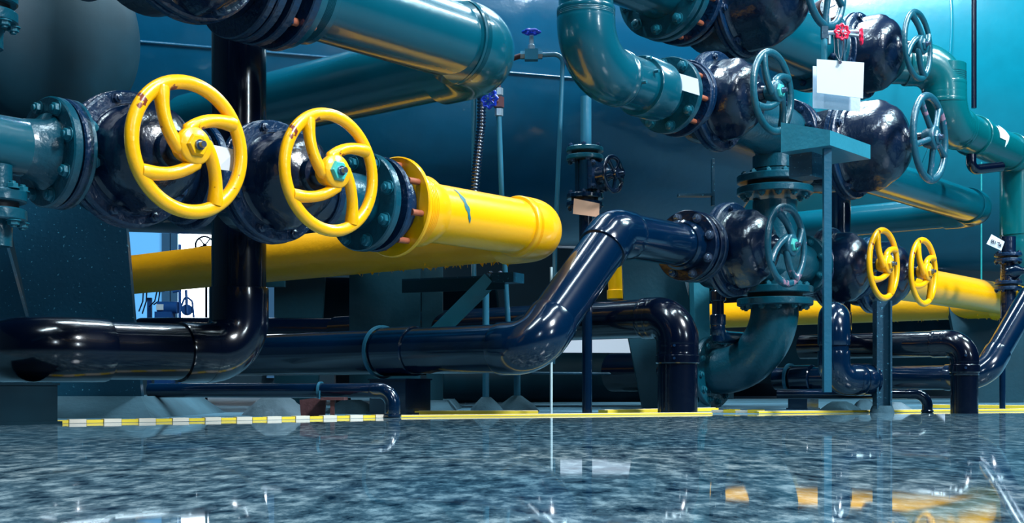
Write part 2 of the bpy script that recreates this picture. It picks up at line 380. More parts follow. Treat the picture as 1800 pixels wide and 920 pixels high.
# floor line (edge of the polished aisle), then the dull plinth strip behind it
def G(px, py, z=0.0):
    D = CH*F/(py-HZ) if z == 0 else (CH-z)*F/(py-HZ); return Vector(((px-900)/F*D, D, z))
edge = [G(-160, 752), G(0, 747), G(340, 742), G(700, 735), G(1000, 732), G(1300, 729), G(1500, 727), G(1800, 724), G(2050, 722)]
m = MB(); far = [v+Vector((0, 14, 0)) for v in edge]
near = [Vector((v.x*1.0, -7, 0)) for v in edge]
near[0].x = -9; near[-1].x = 11; far[0].x = -9; far[-1].x = 16
ed = [Vector((-9, edge[0].y-.8, 0))]+edge+[Vector((14, edge[-1].y+1.5, 0))]
nr = [Vector((v.x, -7, 0)) for v in ed]; fr = [Vector((v.x, 17, 0)) for v in ed]; k = len(ed)
fl1 = MB().add(ed+nr, [(i, i+1, k+i+1, k+i) for i in range(k-1)]).build('floor', fm); struct(fl1)
fl2 = MB().add([v+Vector((0, 0, -.0005)) for v in ed]+[v+Vector((0, 0, -.0005)) for v in fr], [(i, i+1, k+i+1, k+i) for i in range(k-1)]).build('floor_plant', paint('dull_plant_floor', (0.07, 0.16, 0.22), 0.75, 0.25, 30, 0.4, 0.0, spec=0.15)); struct(fl2)
for o in (fl1, fl2): o.location.z = round(o.location.z, 4)
wb = MB().box((3, 17.1, 3), Vector((1,0,0)), Vector((0,1,0)), Z, 13, .1, 3.2).build('wall_back', M['wall_dark']); struct(wb)
wl = MB().box((-9.1, 5, 3), Vector((1,0,0)), Vector((0,1,0)), Z, .1, 12.2, 3.2).build('wall_left', M['wall_dark']); struct(wl)

# bright doorway with its frame in the back wall, seen under the left shell
def winbox(name, px0, px1, py0, py1, D, th, mat):
    a = W(px0, py1, D); b_ = W(px1, py0, D)
    return MB().box(((a.x+b_.x)/2, D, (a.z+b_.z)/2), Vector((1,0,0)), Vector((0,1,0)), Z, abs(b_.x-a.x)/2, th/2, abs(b_.z-a.z)/2).build(name, mat)
YB = 16.9
door = winbox('window_1', 314, 470, 300, 572, YB, .05, M['daylight']); struct(door)
slit = winbox('window_2', 484, 494, 300, 575, YB, .05, M['daylight']); struct(slit)
pan = winbox('glow_panel_1', 222, 286, 300, 575, YB, .05, M['panel_glow_blue']); struct(pan)  # bluish panel beside the doorway with its own emission
for i, (x0, x1) in enumerate(((286, 300), (302, 314), (470, 484), (494, 504))):
    struct(winbox('trim_%d' % (i+1), x0, x1, 290, 665, YB-.04, .10, M['mullion']))
pw = winbox('glow_panel_2', 985, 1135, 560, 640, YB, .05, emit('pale_panel_glow', (0.50, 0.62, 0.74), 0.75)); struct(pw)  # white wall panel, its brightness put in as a glow
pw = winbox('glow_panel_3', 1360, 1660, 590, 665, YB, .05, emit('wide_panel_glow', (0.55, 0.72, 0.9), 0.7)); struct(pw)  # wide pale panel with its own emission

# ================================================================== large shells and drums behind the pipework
def shell(name, label, cat, C, ax, rad, L, mat, head=0.25, group=None, bands=()):
    root = thing(name, label, cat, (C.x, C.y, C.z-rad), group)
    prof = [(-L/2-head, 0)]+[(-L/2-head*math.cos(R(t)), rad*math.sin(R(t))) for t in (8, 16, 25, 35, 46, 58, 70, 80)]+[(-L/2, rad), (L/2, rad)]+[(L/2+head*math.cos(R(t)), rad*math.sin(R(t))) for t in (80, 70, 58, 46, 35, 25, 16, 8)]+[(L/2+head, 0)]
    MB().lathe(prof, C, ax, 96).build('tank_shell', M[mat], root)
    for a in bands:
        MB().lathe([(a-.012, rad*.99), (a-.012, rad+.006), (a-.006, rad+.009), (a+.006, rad+.009), (a+.012, rad+.006), (a+.012, rad*.99)], C, ax, 96).build('weld_band', M[mat], root)
    if C.z-rad > .05 and C.z < .8:
        for t in (-.3, .3):
            f_ = C+ax*L*t; MB().box((f_.x, f_.y, (C.z-rad*.8)/2), ax, ax.cross(Z), Z, .05, rad*.7, (C.z-rad*.8)/2).build('saddle_foot', M[mat], root)
    return root
ax1 = Vector((math.cos(R(18)), math.sin(R(18)), 0))
P1 = W(690, 130, 7.24); P1.z = CH+2.13
shell('chiller_tank', 'large teal chiller tank behind the yellow valves and the upper pipe', 'tank', P1, ax1, 1.25, 3.9, 'shell', .22, 'chiller tanks', (-.9,))
nrm1 = Vector((ax1.y, -ax1.x, 0)); r0 = bpy.data.objects['chiller_tank']
pc = P1+(nrm1*math.cos(R(-24))+Z*math.sin(R(-24)))*1.252
MB().tube([pc-ax1*1.95, pc+ax1*1.95], .007, 10).build('weld_seam', M['shell'], r0)
P2 = W(1620, 240, 11.4); P2.z = CH+2.85
shell('chiller_tank', 'brightly lit teal chiller tank behind the right-hand valves and pipe with a white arrow', 'tank', P2, ax1, 1.72, 4.3, 'shell_lit', .25, 'chiller tanks', (-1.0,))
dc = W(104, 36, 4.55)
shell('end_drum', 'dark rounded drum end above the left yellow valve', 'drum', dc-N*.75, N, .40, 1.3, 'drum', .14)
# low drum, then two dark drums added to blacken the gaps under the tanks
for px, py, D, rad, L, lab in ((1010, 664, 6.9, .14, 1.5, 'long dark horizontal drum low behind the bent pipe'), (700, 575, 8.6, .34, 1.3, 'added dark drum filling the shade behind the support plates'),
                               (1400, 590, 12.6, .5, 3.2, 'added dark drum filling the shade behind the big teal elbow')):
    shell('low_drum', lab, 'drum', W(px, py, D), ax1 if L > 2.7 else Vector((.985, .17, 0)), rad, L, 'drum', .06, 'dark low drums')

# ================================================================== unit one: yellow valves and their header
wheel1 = W(331, 259, 3.07)
wheel2 = atz(online(wheel1, B, 580), wheel1.z)
v1, A1 = gate_valve('dark valve with a yellow handwheel, beside the white card, left of the black riser', wheel1, .18, .0185, 'yellow_worn', .33, .235, .178, .126, L=.17, Lr=.234, rp=.10, fl=.142, bs=.012)
v2, A2 = gate_valve('dark valve with a yellow handwheel and green hub badge, joined to the thick yellow pipe', wheel2, .18, .0175, 'yellow_worn', .33, .225, .178, .126, badge='badge', L=.234, Lr=.27, rp=.095, fl=.155, flr=.105, bs=.012)
# left teal feed pipe with its flange
q = online(A1, B, 84)
r1 = thing('flanged_pipe', 'teal feed pipe with bolted flange at the left edge', 'pipe', (q.x, q.y, q.z-.142))
MB().tube([q-B*.62, q-B*.01], .073, 36).build('straight_pipe', M['teal'], r1)
MB().lathe([(-.075, .073), (-.03, .080), (-.012, .098), (0, .098), (0, .06)], q, B, 40).build('pipe_neck', M['teal_valve'], r1)
joint(r1, q+B*.026, B, .142, 'teal_valve', 'bolt_teal', 8, .026, .014, .0155, .25)
MB().tube([q+B*.05, A1-B*.16], .085, 30).build('neck_pipe', M['teal_valve'], r1)
# small flanges under and over the feed pipe at the very edge of the frame
def small_joint(px, py, D, lab, grp):
    c = W(px, py, D)
    rt = thing('branch_flange', lab, 'flange', (c.x, c.y, c.z-.09), grp)
    joint(rt, c, Z, .068, 'teal_valve', 'bolt_teal', 6, .030, .016, .014, .5)
    MB().tube([c-Z*.10, c+Z*.10], .034, 24).build('branch_pipe', M['teal_valve'], rt)
small_joint(-4, 362, 3.0, 'small teal flange pair below the feed pipe at the left edge', 'branch flanges at the left edge')
small_joint(-20, 14, 3.0, 'small teal flange pair in the upper left corner', 'branch flanges at the left edge')
# yellow pipe
def yellow_header(label, A, pxs, D_scale=1.0, r=.102, back=2.6, flanges=True, rear='yellow_rough'):
    f0, f1, f2, fs, fe = pxs        # columns: valve flange, ring flange, collar end, elbow socket, elbow corner
    q0, q1, q2, qs, qe = [online(A, B, x) for x in pxs]
    if not flanges: q2 = A+B*.175
    rt = thing('yellow_pipe', label, 'pipe', (q1.x, q1.y, q1.z-.17), 'yellow pipes')
    if flanges:
        MB().tube([A+B*.272, q0], .088, 36).build('neck_pipe', M['teal_valve'], rt)
        flange(rt, q0, B, .160, .030, 'teal_valve'); put_bolts(rt, q0-B*.015, -B, .132, 8, .0190, 'bolt_teal', .25, body=.01)
        L = (q1-q0).length
        MB().lathe([(.015, 0), (.015, .105), (.02, .118), (L*.5, .118), (L*.5, .135), (L*.7, .135), (L*.7, .112), (L-.01, .112), (L-.01, 0)], q0, B, 48).build('spacer_body', M['navy_flange'], rt)
        flange(rt, q0+B*(L*.42), B, .156, .020, 'navy_flange')
        studs(rt, q1-B*(L*.40), B, .138, 8, L*.36, .0105, ang0=.25)
        flange(rt, q1, B, .168, .016, 'yellow', name='ring_flange')
        Lc = (q2-q1).length
        prof = [(0, 0), (0, .122)]
        for k in range(8):
            a0 = .03+k*.0075; prof += [(a0, .122), (a0+.002, .1195), (a0+.004, .1195), (a0+.006, .122)]
        prof += [(Lc*.72, .122), (Lc, r+.001), (Lc, 0)]
        MB().lathe(prof, q1, B, 56).build('collar', M['yellow'], rt, ang=50)
    MB().tube([q2-B*.02, qs+B*.02], r, 48).build('straight_pipe', M['yellow'], rt)
    rad = .125
    path = fillet([qs, qe, qe-N*.20], rad, 16)
    re = r*1.135
    full = [path[0], path[0]+B*.004, path[0]+B*.008]
    rr = [re*.96, re*.99, re]
    Ls = (path[1]-path[0]).length
    for k in range(8):
        a0 = Ls*.30+k*Ls*.035; full += [path[0]+B*a0, path[0]+B*(a0+Ls*.01), path[0]+B*(a0+Ls*.02)]; rr += [re, re*.987, re]
    full += path[1:]; rr += [re]*len(path[1:])
    MB().tube(full, rr, 48).build('elbow', M['yellow'], rt, ang=50)
    MB().tube([path[-1]+N*.02, path[-1]-N*back], r, 44).build('return_pipe', M[rear], rt, label='return pipe with flaking paint along its underside')
    def patch(P, d, side, rad_, s0_, s1_, a0_, a1_, mat, nm, lab):
        mm_ = MB(); nn = 14
        for q in range(nn):
            t0, t1 = q/nn, (q+1)/nn
            def pp(t, w_):
                a_ = a0_+(a1_-a0_)*t; sx = s0_+(s1_-s0_)*t+w_*math.sin(math.pi*t)**.7*(1+.35*math.sin(t*23))
                return P+d*sx+(side*math.cos(a_)+Z*math.sin(a_))*rad_
            mm_.add([pp(t0, -.010), pp(t0, .010), pp(t1, .010), pp(t1, -.010)], [(0, 1, 2, 3)])
        mm_.build(nm, M[mat], rt, label=lab)
    if flanges:
        patch(q2, B, N, r+.0012, .055, .10, .95, -.35, 'scuff', 'paint_scuff', 'blue-green scuff mark')
        patch(path[-1], -N, B, r+.0012, .98, 1.0, -.75, -.35, 'gasket', 'bare_patch', 'dark bare patch')
    e = path[-1]
    m = MB()
    for k in range(46):
        t = random.uniform(-.04, .85); a = random.gauss(0, .28)
        rx = re if t < 0.0 else r
        c = e-N*t+(B*math.sin(a)-Z*math.cos(a))*rx*1.003
        h = random.uniform(.004, .016); wd = random.uniform(.003, .012); dirn = (-Z+B*random.uniform(-.6, .6)+N*random.uniform(-.5, .5)).normalized()
        side = N*math.cos(k)+B*math.sin(k)
        m.prism([c-side*wd+Z*.003, c+side*wd+Z*.003, c+side*wd*.3+dirn*h], side.cross(Z).normalized()*.0012)
    f = m.build('peeling_paint', M['yellow_rough'], rt); f['kind'] = 'stuff'
    return rt, qe
yellow_header('thick yellow pipe with bolted ring flange and elbow beside the two left yellow handwheels', A2, (640, 694, 755, 905, 958))

# upper line of unit one: big valve at the top, green pipe and its return
zU = CH+1.225
A11 = atz(online(A1, B, 272), zU)
wv11 = A11+N*.44
gate_valve('big dark valve cut off by the top edge above the left yellow handwheel', wv11, .205, .02, 'teal_wheel', .44, .26, .236, .20, spokes=5, swirl=0, L=.20, Lr=(atz(online(A1, B, 448), zU)-A11).length-.044, rp=.14, fl=.195, bs=.018)
q0, q1, q2, qs, qe = [atz(online(A1, B, x), zU) for x in (448, 508, 560, 800, 862)]
gp = thing('green_pipe', 'thick teal green pipe with ribbed elbow at the top, running back behind the black riser', 'pipe', (q1.x, q1.y, q1.z-.2))
joint(gp, q0, B, .195, 'navy_flange', 'bolt_navy', 8, .03, .02, .020, .95)
studs(gp, q0+B*.02, B, .165, 8, .13, .0125, ang0=.95)
flange(gp, q1-B*.035, B, .195, .03, 'navy_flange'); flange(gp, q1, B, .18, .03, 'teal')
L = (q1-q0).length; MB().tube([q0, q1], .14, 40).build('spacer_body', M['navy_flange'], gp)
collar(gp, q1, B, .148, (q2-q1).length*.75, 'teal', ridges=10)
MB().tube([q1, qs], .130, 48).build('straight_pipe', M['teal'], gp)
path = fillet([qs, qe, qe-N*.24], .15, 16)
full = []; rr = []
for k in range(3): full.append(path[0]+B*.006*k); rr.append(.150 if k else .146)
Ls = (path[1]-path[0]).length
for k in range(10):
    for j, d in ((0, 0), (1, -.0022), (2, 0)): full.append(path[0]+B*(Ls*(.25+.05*k+.014*j))); rr.append(.150+d)
full += path[1:]; rr += [.150]*len(path[1:])
MB().tube(full, rr, 48).build('elbow', M['teal'], gp, ang=50)
pe = path[-1]
MB().tube([pe+N*.02, pe-N*1.6], .132, 44).build('return_pipe', M['teal'], gp)
# black riser with the run along the floor to the left
rs = W(420, 622, 4.0)
br = thing('black_riser', 'black riser between the yellow handwheels, elbowed into the fat floor pipe at left', 'pipe', (rs.x, rs.y, rs.z-.1))
lf = W(66, 618, 3.52)
lf.z = rs.z
pipe_run(br, [atz(rs, 2.6), rs, lf, lf-N*.9], .088, .115, 'pvc', 1.09, .10, 44, ridges=False)
rd_ = (lf-rs).normalized(); cc = rs.lerp(lf, .16)
collar(br, cc, rd_, .093, .02, 'pvc', 'weld_ring')
# black bent pipe of unit one
P2w = W(1205, 432, 5.22)
n1 = online(atz(A1+(W(1362, 300, 5.79)-W(1362, 300, 5.79)), 0), B, 700)
L2 = W(1362, 460, 5.79)                         # vertical riser axis of unit two
z2 = CH+.607; z3 = CH+1.22
def l2(px, z=z2): return atz(online(L2, B, px), z)
bend2 = l2(1078); bend1 = l2(938, CH+.148)
bp = thing('bent_pipe', 'glossy blue-black pipe rising in a slanted bend to a bolted flange at centre', 'pipe', (bend1.x, bend1.y, 0.1))
qf = l2(1208)
pipe_run(bp, [bend1-N*2.4, bend1, bend2, qf-B*.02], .090, .085, 'pvc_blue', 1.09, .07, 44, ridges=False)
flange(bp, qf-B*.035, B, .105, .06, 'pvc_blue', name='stub_end', bev=.01)
joint(bp, qf+B*.02, B, .152, 'navy', 'bolt_steel', 8, .028, .016, .0165, .3)
rg = bend1-N*.66
collar(bp, rg-N*.10, N, .094, .17, 'pvc_blue', 'coupling')
MB().lathe([(-.006, .098), (-.006, .107), (.006, .107), (.006, .098)], rg-N*.12, N, 48).build('clamp_band', M['tube'], bp)
# stand block below it
def block(label, c, hx, hy, h, mat, name='pipe_stand', ax=B, ay=N, group='pipe stands', z0=0.0):
    rt = thing(name, label, 'stand', (c.x, c.y, z0), group)
    MB().box((c.x, c.y, z0+h/2+.004), ax, ay, Z, hx, hy, h/2-.004).build('stand_block', M[mat], rt)
    MB().box((c.x, c.y, z0+.004), ax, ay, Z, hx*1.12, hy*1.12, .004).build('base_plate', M[mat], rt)
    MB().box((c.x, c.y, z0+h+.003), ax, ay, Z, hx*1.06, hy*1.06, .003).build('saddle_plate', M[mat], rt)
    return rt
c = rg-N*.02; block('dark square pipe stand under the bent pipe beside the little drain elbow', atz(c, 0), .07, .10, bend1.z-.108-.006, 'pvc_blue')
c = rs.lerp(lf, 1.02); block('dark block under the fat floor pipe at the left edge', atz(c, 0)-B*.06+N*.02, .085, .07, rs.z-.099-.006, 'drum')
# small drain pipe with an elbow into the floor
def drain(label, corner, rad, back, r=.026, mat='pvc_blue', clamp=None):
    rt = thing('drain_pipe', label, 'pipe', (corner.x, corner.y, 0), 'small drain pipes')
    LD = Vector((-.965, .262, 0)); pipe_run(rt, [atz(corner, 0.0), corner, corner+LD*back], r, rad, mat, 1.05, .03, 24, ridges=False)
    collar(rt, atz(corner, 0.0), Z, r*1.05, .012, mat, 'floor_collar')
    if clamp:
        c = corner+LD*clamp
        MB().lathe([(-.004, r+.001), (-.004, r+.006), (.004, r+.006), (.004, r+.001)], c, LD, 24).build('clamp_band', M['tube'], rt)
        MB().tube([c-Y*(r+.003), c-Y*(r+.003)-Z*.075], .003, 8).build('clamp_bolt', M['tube'], rt)
X = Vector((1, 0, 0)); Y = Vector((0, 1, 0))
dcorner = W(690, 688, 4.25); dcorner.z = .094
drain('small dark drain pipe curving into the floor left of the pipe stand', dcorner, .05, .95, clamp=.27)
dc2 = W(1630, 694, 5.15); dc2.z = .078
drain('small dark drain pipe curving into the floor at right before the yellow strips', dc2, .05, .62, r=.021)

# elbowed pipes that drop into the floor
def drop(label, px, D, zc, r, rad, back, mat, collar_z):
    c = atz(W(px, 600, D), zc)
    rt = thing('drop_pipe', label, 'pipe', (c.x, c.y, 0), 'pipes dropping into the floor')
    pipe_run(rt, [atz(c, 0), c, c-N*back], r, rad, mat, 1.07, .06, 40)
    collar(rt, atz(c, collar_z), Z, r*1.06, .035, mat, 'lip_coupling')
    for k in range(2):
        a = c+B*(-r*.9)+N*(r*.4); MB().tube([atz(a, collar_z+.02+k*.05), atz(a, collar_z+.02+k*.05)+(-B*.8+N*.4)*.02], .005, 10).build('coupling_screw', M['bolt_navy'], rt)
    return rt
drop('black pipe elbowing down into the floor beside the big teal elbow', 1191, 4.86, CH+.285, .079, .10, 2.0, 'pvc', CH+.10)
drop('black pipe elbowing down into the floor at right beside the slanted pipe', 1695, 4.98, CH+.185, .054, .07, .72, 'pvc', CH+.065)

# ================================================================== unit two: riser, tee and valves
rv = thing('flanged_riser', 'teal vertical riser with bolted flange pairs and a big elbow sweeping down to the floor', 'pipe', (L2.x, L2.y, 0))
rr_ = .104
MB().tube([atz(L2, CH+.607-.16), atz(L2, CH+.607+.28)], rr_, 40).build('tee_body', M['teal_valve'], rv)
MB().tube([atz(L2, z2)-B*.328, atz(L2, z2)+B*.26], rr_, 36).build('tee_branch', M['teal_valve'], rv)
joint(rv, atz(L2, CH+.963), Z, .178, 'teal_valve', 'bolt_teal', 12, .034, .022, .0155, .1)
joint(rv, atz(L2, CH+.438), Z, .178, 'teal_valve', 'bolt_teal', 12, .034, .022, .0155, .1)
MB().tube([atz(L2, CH+.99), atz(L2, z3-.185)], rr_*1.0, 40).build('upper_riser', M['teal_valve'], rv)
ez = CH+.078+.02
pth = fillet([atz(L2, CH+.415), atz(L2, .186), atz(L2, .186)-N*.34], .30, 18)
MB().tube(pth, .112, 44).build('elbow', M['teal_valve'], rv, ang=60)
fe = pth[-1]
joint(rv, fe-N*.012, N, .180, 'teal_valve', 'bolt_teal', 12, .028, .014, .0145, .1)
MB().tube([fe-N*.02, fe-N*.6], .10, 36).build('outlet_pipe', M['pvc'], rv)
fr = atz(L2, z2)+B*.288; joint(rv, fr, B, .145, 'teal_valve', 'bolt_teal', 8, .028, .014, .0145, .3)
# upper tee
ut = thing('upper_tee', 'dark teal tee of the upper line above the riser flanges', 'pipe', (L2.x, L2.y, z3-.13))
MB().tube([atz(L2, z3)-B*.468, atz(L2, z3)+B*.085], .125, 44).build('tee_body', M['teal_valve'], ut)
joint(ut, atz(L2, z3)+B*.115, B, .17, 'navy_flange', 'bolt_navy', 10, .03, .014, .015, .2)
MB().lathe([(.0, 0), (.0, .104), (.06, .104), (.06, 0)], atz(L2, z3-.18), Z, 40).build('outlet_neck', M['teal_valve'], ut)
# valves of line two and three
def vline(z, px, sa): return atz(online(L2+N*sa, B, px), z)
w5 = vline(z2, 1382, .33)
gate_valve('dark valve with a teal handwheel at centre, joined to the slanted blue-black pipe', w5, .178, .016, 'teal_worn', .33, .235, .205, .148, spokes=4, swirl=-1, badge='badge', L=.19, rp=.105, fl=.15, bs=.012)
w4 = vline(CH+1.235, 1358, .33)
gate_valve('dark valve with a teal handwheel beneath the top centre valve, beside the small white card', w4, .178, .016, 'teal_wheel', .33, .24, .21, .150, spokes=4, swirl=1, badge='badge', L=.172, rp=.12, fl=.155, bs=.013)
w8 = W(1634, 243, 5.60)
gate_valve('large dark domed valve with a five-spoked handwheel below the white plates', w8, .208, .018, 'teal_worn', .60, .36, .240, .188, spokes=5, swirl=0, L=.122, rp=.12, fl=.17, bs=.016)
w9 = W(1613, 80, 6.30)
gate_valve('dark domed valve with a teal handwheel at the upper right before the bright tank', w9, .184, .016, 'teal_wheel', .44, .29, .225, .176, spokes=4, swirl=-1, L=.18, rp=.12, fl=.19, bs=.016)
w10 = W(1450, -28, 5.5)
gate_valve('very dark domed valve at the top edge with a worn handwheel before a gauge', w10, .205, .019, 'teal_worn', .60, .40, .252, .205, spokes=5, swirl=0, L=.20, rp=.15, fl=.21, bs=.016)
w6 = W(1553, 465, 5.95)
v6, A6 = gate_valve('dark valve with a yellow handwheel on the right, second nearest the teal riser', w6, .18, .016, 'yellow_worn', .33, .25, .20, .150, L=.15, rp=.10, fl=.145, bs=.013)
w7 = atz(online(w6, B, 1623), w6.z)
v7, A7 = gate_valve('dark valve with a worn yellow handwheel on the right, joined to the far yellow pipe', w7, .18, .016, 'yellow_worn', .33, .25, .20, .150, L=.15, rp=.10, fl=.145, bs=.013)
vb = thing('valve_header', 'dark header pipe joining the two right yellow valves', 'pipe', (A6.x, A6.y, A6.z-.15))
MB().tube([A6+B*.152, A7-B*.152], .098, 36).build('straight_pipe', M['navy'], vb)
for pnt in (A6+B*.166, A7-B*.166): flange(vb, pnt, B, .145, .028, 'navy_flange')
yellow_header('yellow pipe with elbow at the right edge, joined to the two right yellow handwheels', A7, (1590, 1595, 1600, 1768, 1797), back=2.9, flanges=False)

# line three: teal pipe from the top centre into valve four
tp = thing('elbow_pipe', 'teal pipe coming down from the top centre and elbowing into a bolted flange', 'pipe', (l2(1050).x, l2(1050).y, z3-.2))
qa = l2(1030, z3); qb = l2(1165, z3)
pipe_run(tp, [atz(qa, 2.6), qa, qb], .104, .175, 'teal', 1.07, .05, 44)
collar(tp, atz(qa, z3+.46), Z, .113, .26, 'teal', 'coupling')
cl = l2(1128, z3)
MB().lathe([(0, 0), (0, .118), (.006, .122), (.13, .122), (.136, .116), (.136, 0)], cl-B*.02, B, 48).build('stub_end', M['teal'], tp)
q0 = l2(1182, z3)
flange(tp, q0-B*.03, B, .158, .030, 'teal_valve'); put_bolts(tp, q0-B*.045, -B, .133, 8, .019, 'bolt_teal', .15, body=.01)
studs(tp, q0-B*.015, B, .133, 8, .07, .011, ang0=.15)
flange(tp, q0+B*.06, B, .158, .022, 'navy_flange'); MB().tube([q0-B*.03, q0+B*.072], .112, 40).build('spacer_body', M['navy_flange'], tp)
for px_, dz in ((1098, .07), (1112, .03), (1090, -.03)):
    c = l2(px_, z3+dz)+N*.105; MB().tube([c, c+N*.02], .007, 10).build('coupling_screw', M['bolt_teal'], tp)
for dz in (.50, .62):
    c = atz(qa, z3+dz)+Vector((.7, -.7, 0))*.113; MB().tube([c, c+Vector((.7, -.7, 0))*.022], .009, 10).build('coupling_screw', M['bolt_teal'], tp)

# top line: flange, valve ten, pipe, valve nine, elbow and the arrow pipe
A10 = w10-N*.60; A9 = w9-N*.44
z4 = A10.z
hl = thing('top_header', 'fat teal header pipe between the two uppermost right valves', 'pipe', (A10.x, A10.y, z4-.2))
dr = (A9-A10).normalized()
f0 = online(A10, B, 1168)
joint(hl, f0, B, .225, 'teal_valve', 'bolt_teal', 10, .036, .02, .022, .25)
studs(hl, f0+B*.03, B, .19, 10, .10, .0125, ang0=.25)
flange(hl, f0+B*.15, B, .215, .03, 'navy_flange')
MB().tube([f0-B*.5, f0], .14, 40).build('inlet_pipe', M['teal'], hl)
MB().tube([f0, A10-B*.205], .15, 40).build('spacer_body', M['navy'], hl)
MB().tube([A10+dr*.205, A9-dr*.225], .165, 44).build('straight_pipe', M['teal'], hl)
joint(hl, A9-dr*.235, dr, .215, 'teal_valve', 'bolt_navy', 10, .03, .014, .016, .2)
# down pipe at right with the arrow
c1 = W(1660, 42, 6.75); c1.z = A9.z+.02
c2 = W(1664, 216, 6.75); c2 = Vector((c1.x+.0, c1.y, c2.z))
c3 = atz(online(c2, B, 1792), c2.z)
ap = thing('arrow_pipe', 'green pipe with a white flow arrow stepping down at the right edge', 'pipe', (c1.x, c1.y, c2.z-.15))
pipe_run(ap, [A9+Vector((0, 0, .02))+B*.185, c1, c2, c3-B*.05], .108, .15, 'green', 1.10, .07, 44)
mid = (c1+c2)/2
collar(ap, c2.lerp(c1, .40), Z, .112, .19, 'green', ridges=9)
for t, Lc in ((.34, .07), (.84, .06)): collar(ap, c2.lerp(c3, t), B, .116, Lc, 'green')
MB().tube([c3-B*.16, c3+B*.3], .118, 40).build('tee_body', M['green'], ap)
MB().tube([c3+Z*.0, c3-Z*.50], .118, 40).build('tee_branch', M['green'], ap)
pipe_run(ap, [c3-Z*.3, c3-Z*.70, c3-Z*.70+B*.6], .102, .15, 'green', 1.12, .10, 40)
# arrow sticker bent over the pipe
def on_pipe(P, d, s, ang, r):           # s metres along d, ang up from the aisle side
    side = N if d == B else B
    return P+d*s+(side*math.cos(ang)+Z*math.sin(ang))*r
aL = (c3-c2).length; s0 = aL*.50
poly = [(-.02, -.035), (.08, -.035), (.08, -.07), (.15, 0), (.08, .07), (.08, .035), (-.02, .035)]
v = []; f = []; nx = 24
def arrow_half(x): return .040 if x < .08 else max(0.0, .085*(1-(x-.08)/.07))
m = MB(); pv = []
for i in range(nx+1):
    x = -.03+.18*i/nx; hw = arrow_half(x)
    pv.append([on_pipe(c2, B, s0+x-.03, .30+k/6*2*hw/.115-hw/.115, .1105) for k in range(7)])
for i in range(nx):
    for k in range(6): m.add([pv[i][k], pv[i+1][k], pv[i+1][k+1], pv[i][k+1]], [(0, 1, 2, 3)])
m.build('flow_arrow', M['white'], ap, label='white arrow pointing right')
# lower return pipe behind the large domed valve
A8 = w8-N*.60
g0 = A8+B*.125; z8 = A8.z
e8 = atz(online(A8, B, 1722), z8)
lp = thing('looped_pipe', 'teal pipe doubling back behind the five-spoked valve', 'pipe', (g0.x, g0.y, z8-.2))
pipe_run(lp, [g0, e8, e8-N*2.0], .102, .14, 'teal', 1.10, .08, 44, ridges=False)
j8 = online(A8, -B, 1425); joint(lp, A8+B*.165, B, .17, 'navy_flange', 'bolt_navy', 10, .03, .014, .016, .2)
# black riser of unit two
r2 = W(1466, 668, 5.06); r2b = W(1476, 545, 6.75)
b2 = thing('black_riser', 'black riser behind the grey post, elbowed into a capped stub at right', 'pipe', (r2.x, r2.y, 0))
RD = Vector((.93, .36, 0)).normalized()
pipe_run(b2, [atz(r2b, 1.6), atz(r2b, .40), atz(r2, .40), r2, r2+RD*.20], .060, .075, 'pvc_blue', 1.10, .045, 36, ridges=False)
e = r2+RD*.13
MB().lathe([(-.03, .0), (-.03, .067), (.0, .067), (.004, .064), (.006, .067), (.045, .067), (.060, .060), (.065, .045), (.065, 0)], e, RD, 40).build('end_cap', M['pvc_blue'], b2)
# slanted pipe at the right edge
s1 = W(1728, 664, 5.35); s2 = W(1812, 520, 5.6)
sp = thing('bent_pipe', 'glossy blue-black pipe running low and slanting up at the right edge', 'pipe', (s1.x, s1.y, s1.z-.07))
pipe_run(sp, [s1-N*1.0, s1, s2], .054, .11, 'pvc_blue', 1.10, .07, 36, ridges=False)
cs = online(s1, N, 1412)
collar(sp, cs-N*.05, N, .062, .10, 'pvc_blue'); MB().lathe([(-.006, .062), (-.006, .074), (.006, .074), (.006, .062)], cs-N*.07, N, 40).build('clamp_band', M['tube'], sp)
block('dark pipe stand clamping the low black pipe, left of the grey post', atz(cs, 0), .06, .05, s1.z-.062, 'pvc_blue')

# ================================================================== wedge tray on its post, posts and brackets
kc = W(1459, 229, 4.75)
tr = thing('drip_tray', 'teal wedge-shaped steel tray on a thin post below the white plates', 'tray', (kc.x, kc.y, .1), None)
k2 = kc+B*.375; dpt = .21
pts = [kc, kc-Z*.058, kc-N*dpt-Z*.060, kc-N*dpt+Z*.06]
MB().prism(pts, B*.375).build('tray_body', M['brace'], tr, ang=20)
ps = W(1455, 690, 4.80)
m = MB(); m.box((ps.x, ps.y, (ps.z+kc.z-.06)/2), Vector((1,0,0)), Vector((0,1,0)), Z, .015, .003, (kc.z-.06-ps.z)/2)
for s in (-1, 1): m.box((ps.x+.0135*s, ps.y+.012, (ps.z+kc.z-.06)/2), Vector((1,0,0)), Vector((0,1,0)), Z, .0015, .012, (kc.z-.06-ps.z)/2)
m.build('channel_post', M['post'], tr)
hb = W(1418, 290, 4.95)
MB().box(hb, B, N, Z, .055, .05, .055).build('hanger_block', M['plate'], tr)
def mound(rt, c, r0, r1, h, mat='concrete', sx=1.0):
    MB().lathe([(0, 0), (0, r0), (.006, r0*.97), (h*.4, r0*.72+r1*.28), (h, r1), (h, 0)], atz(c, 0), Z, 14, lambda ph, a: 1+.08*math.sin(3*ph+c.x*9)+.05*math.sin(7*ph)).build('concrete_foot', M[mat], rt, ang=60)
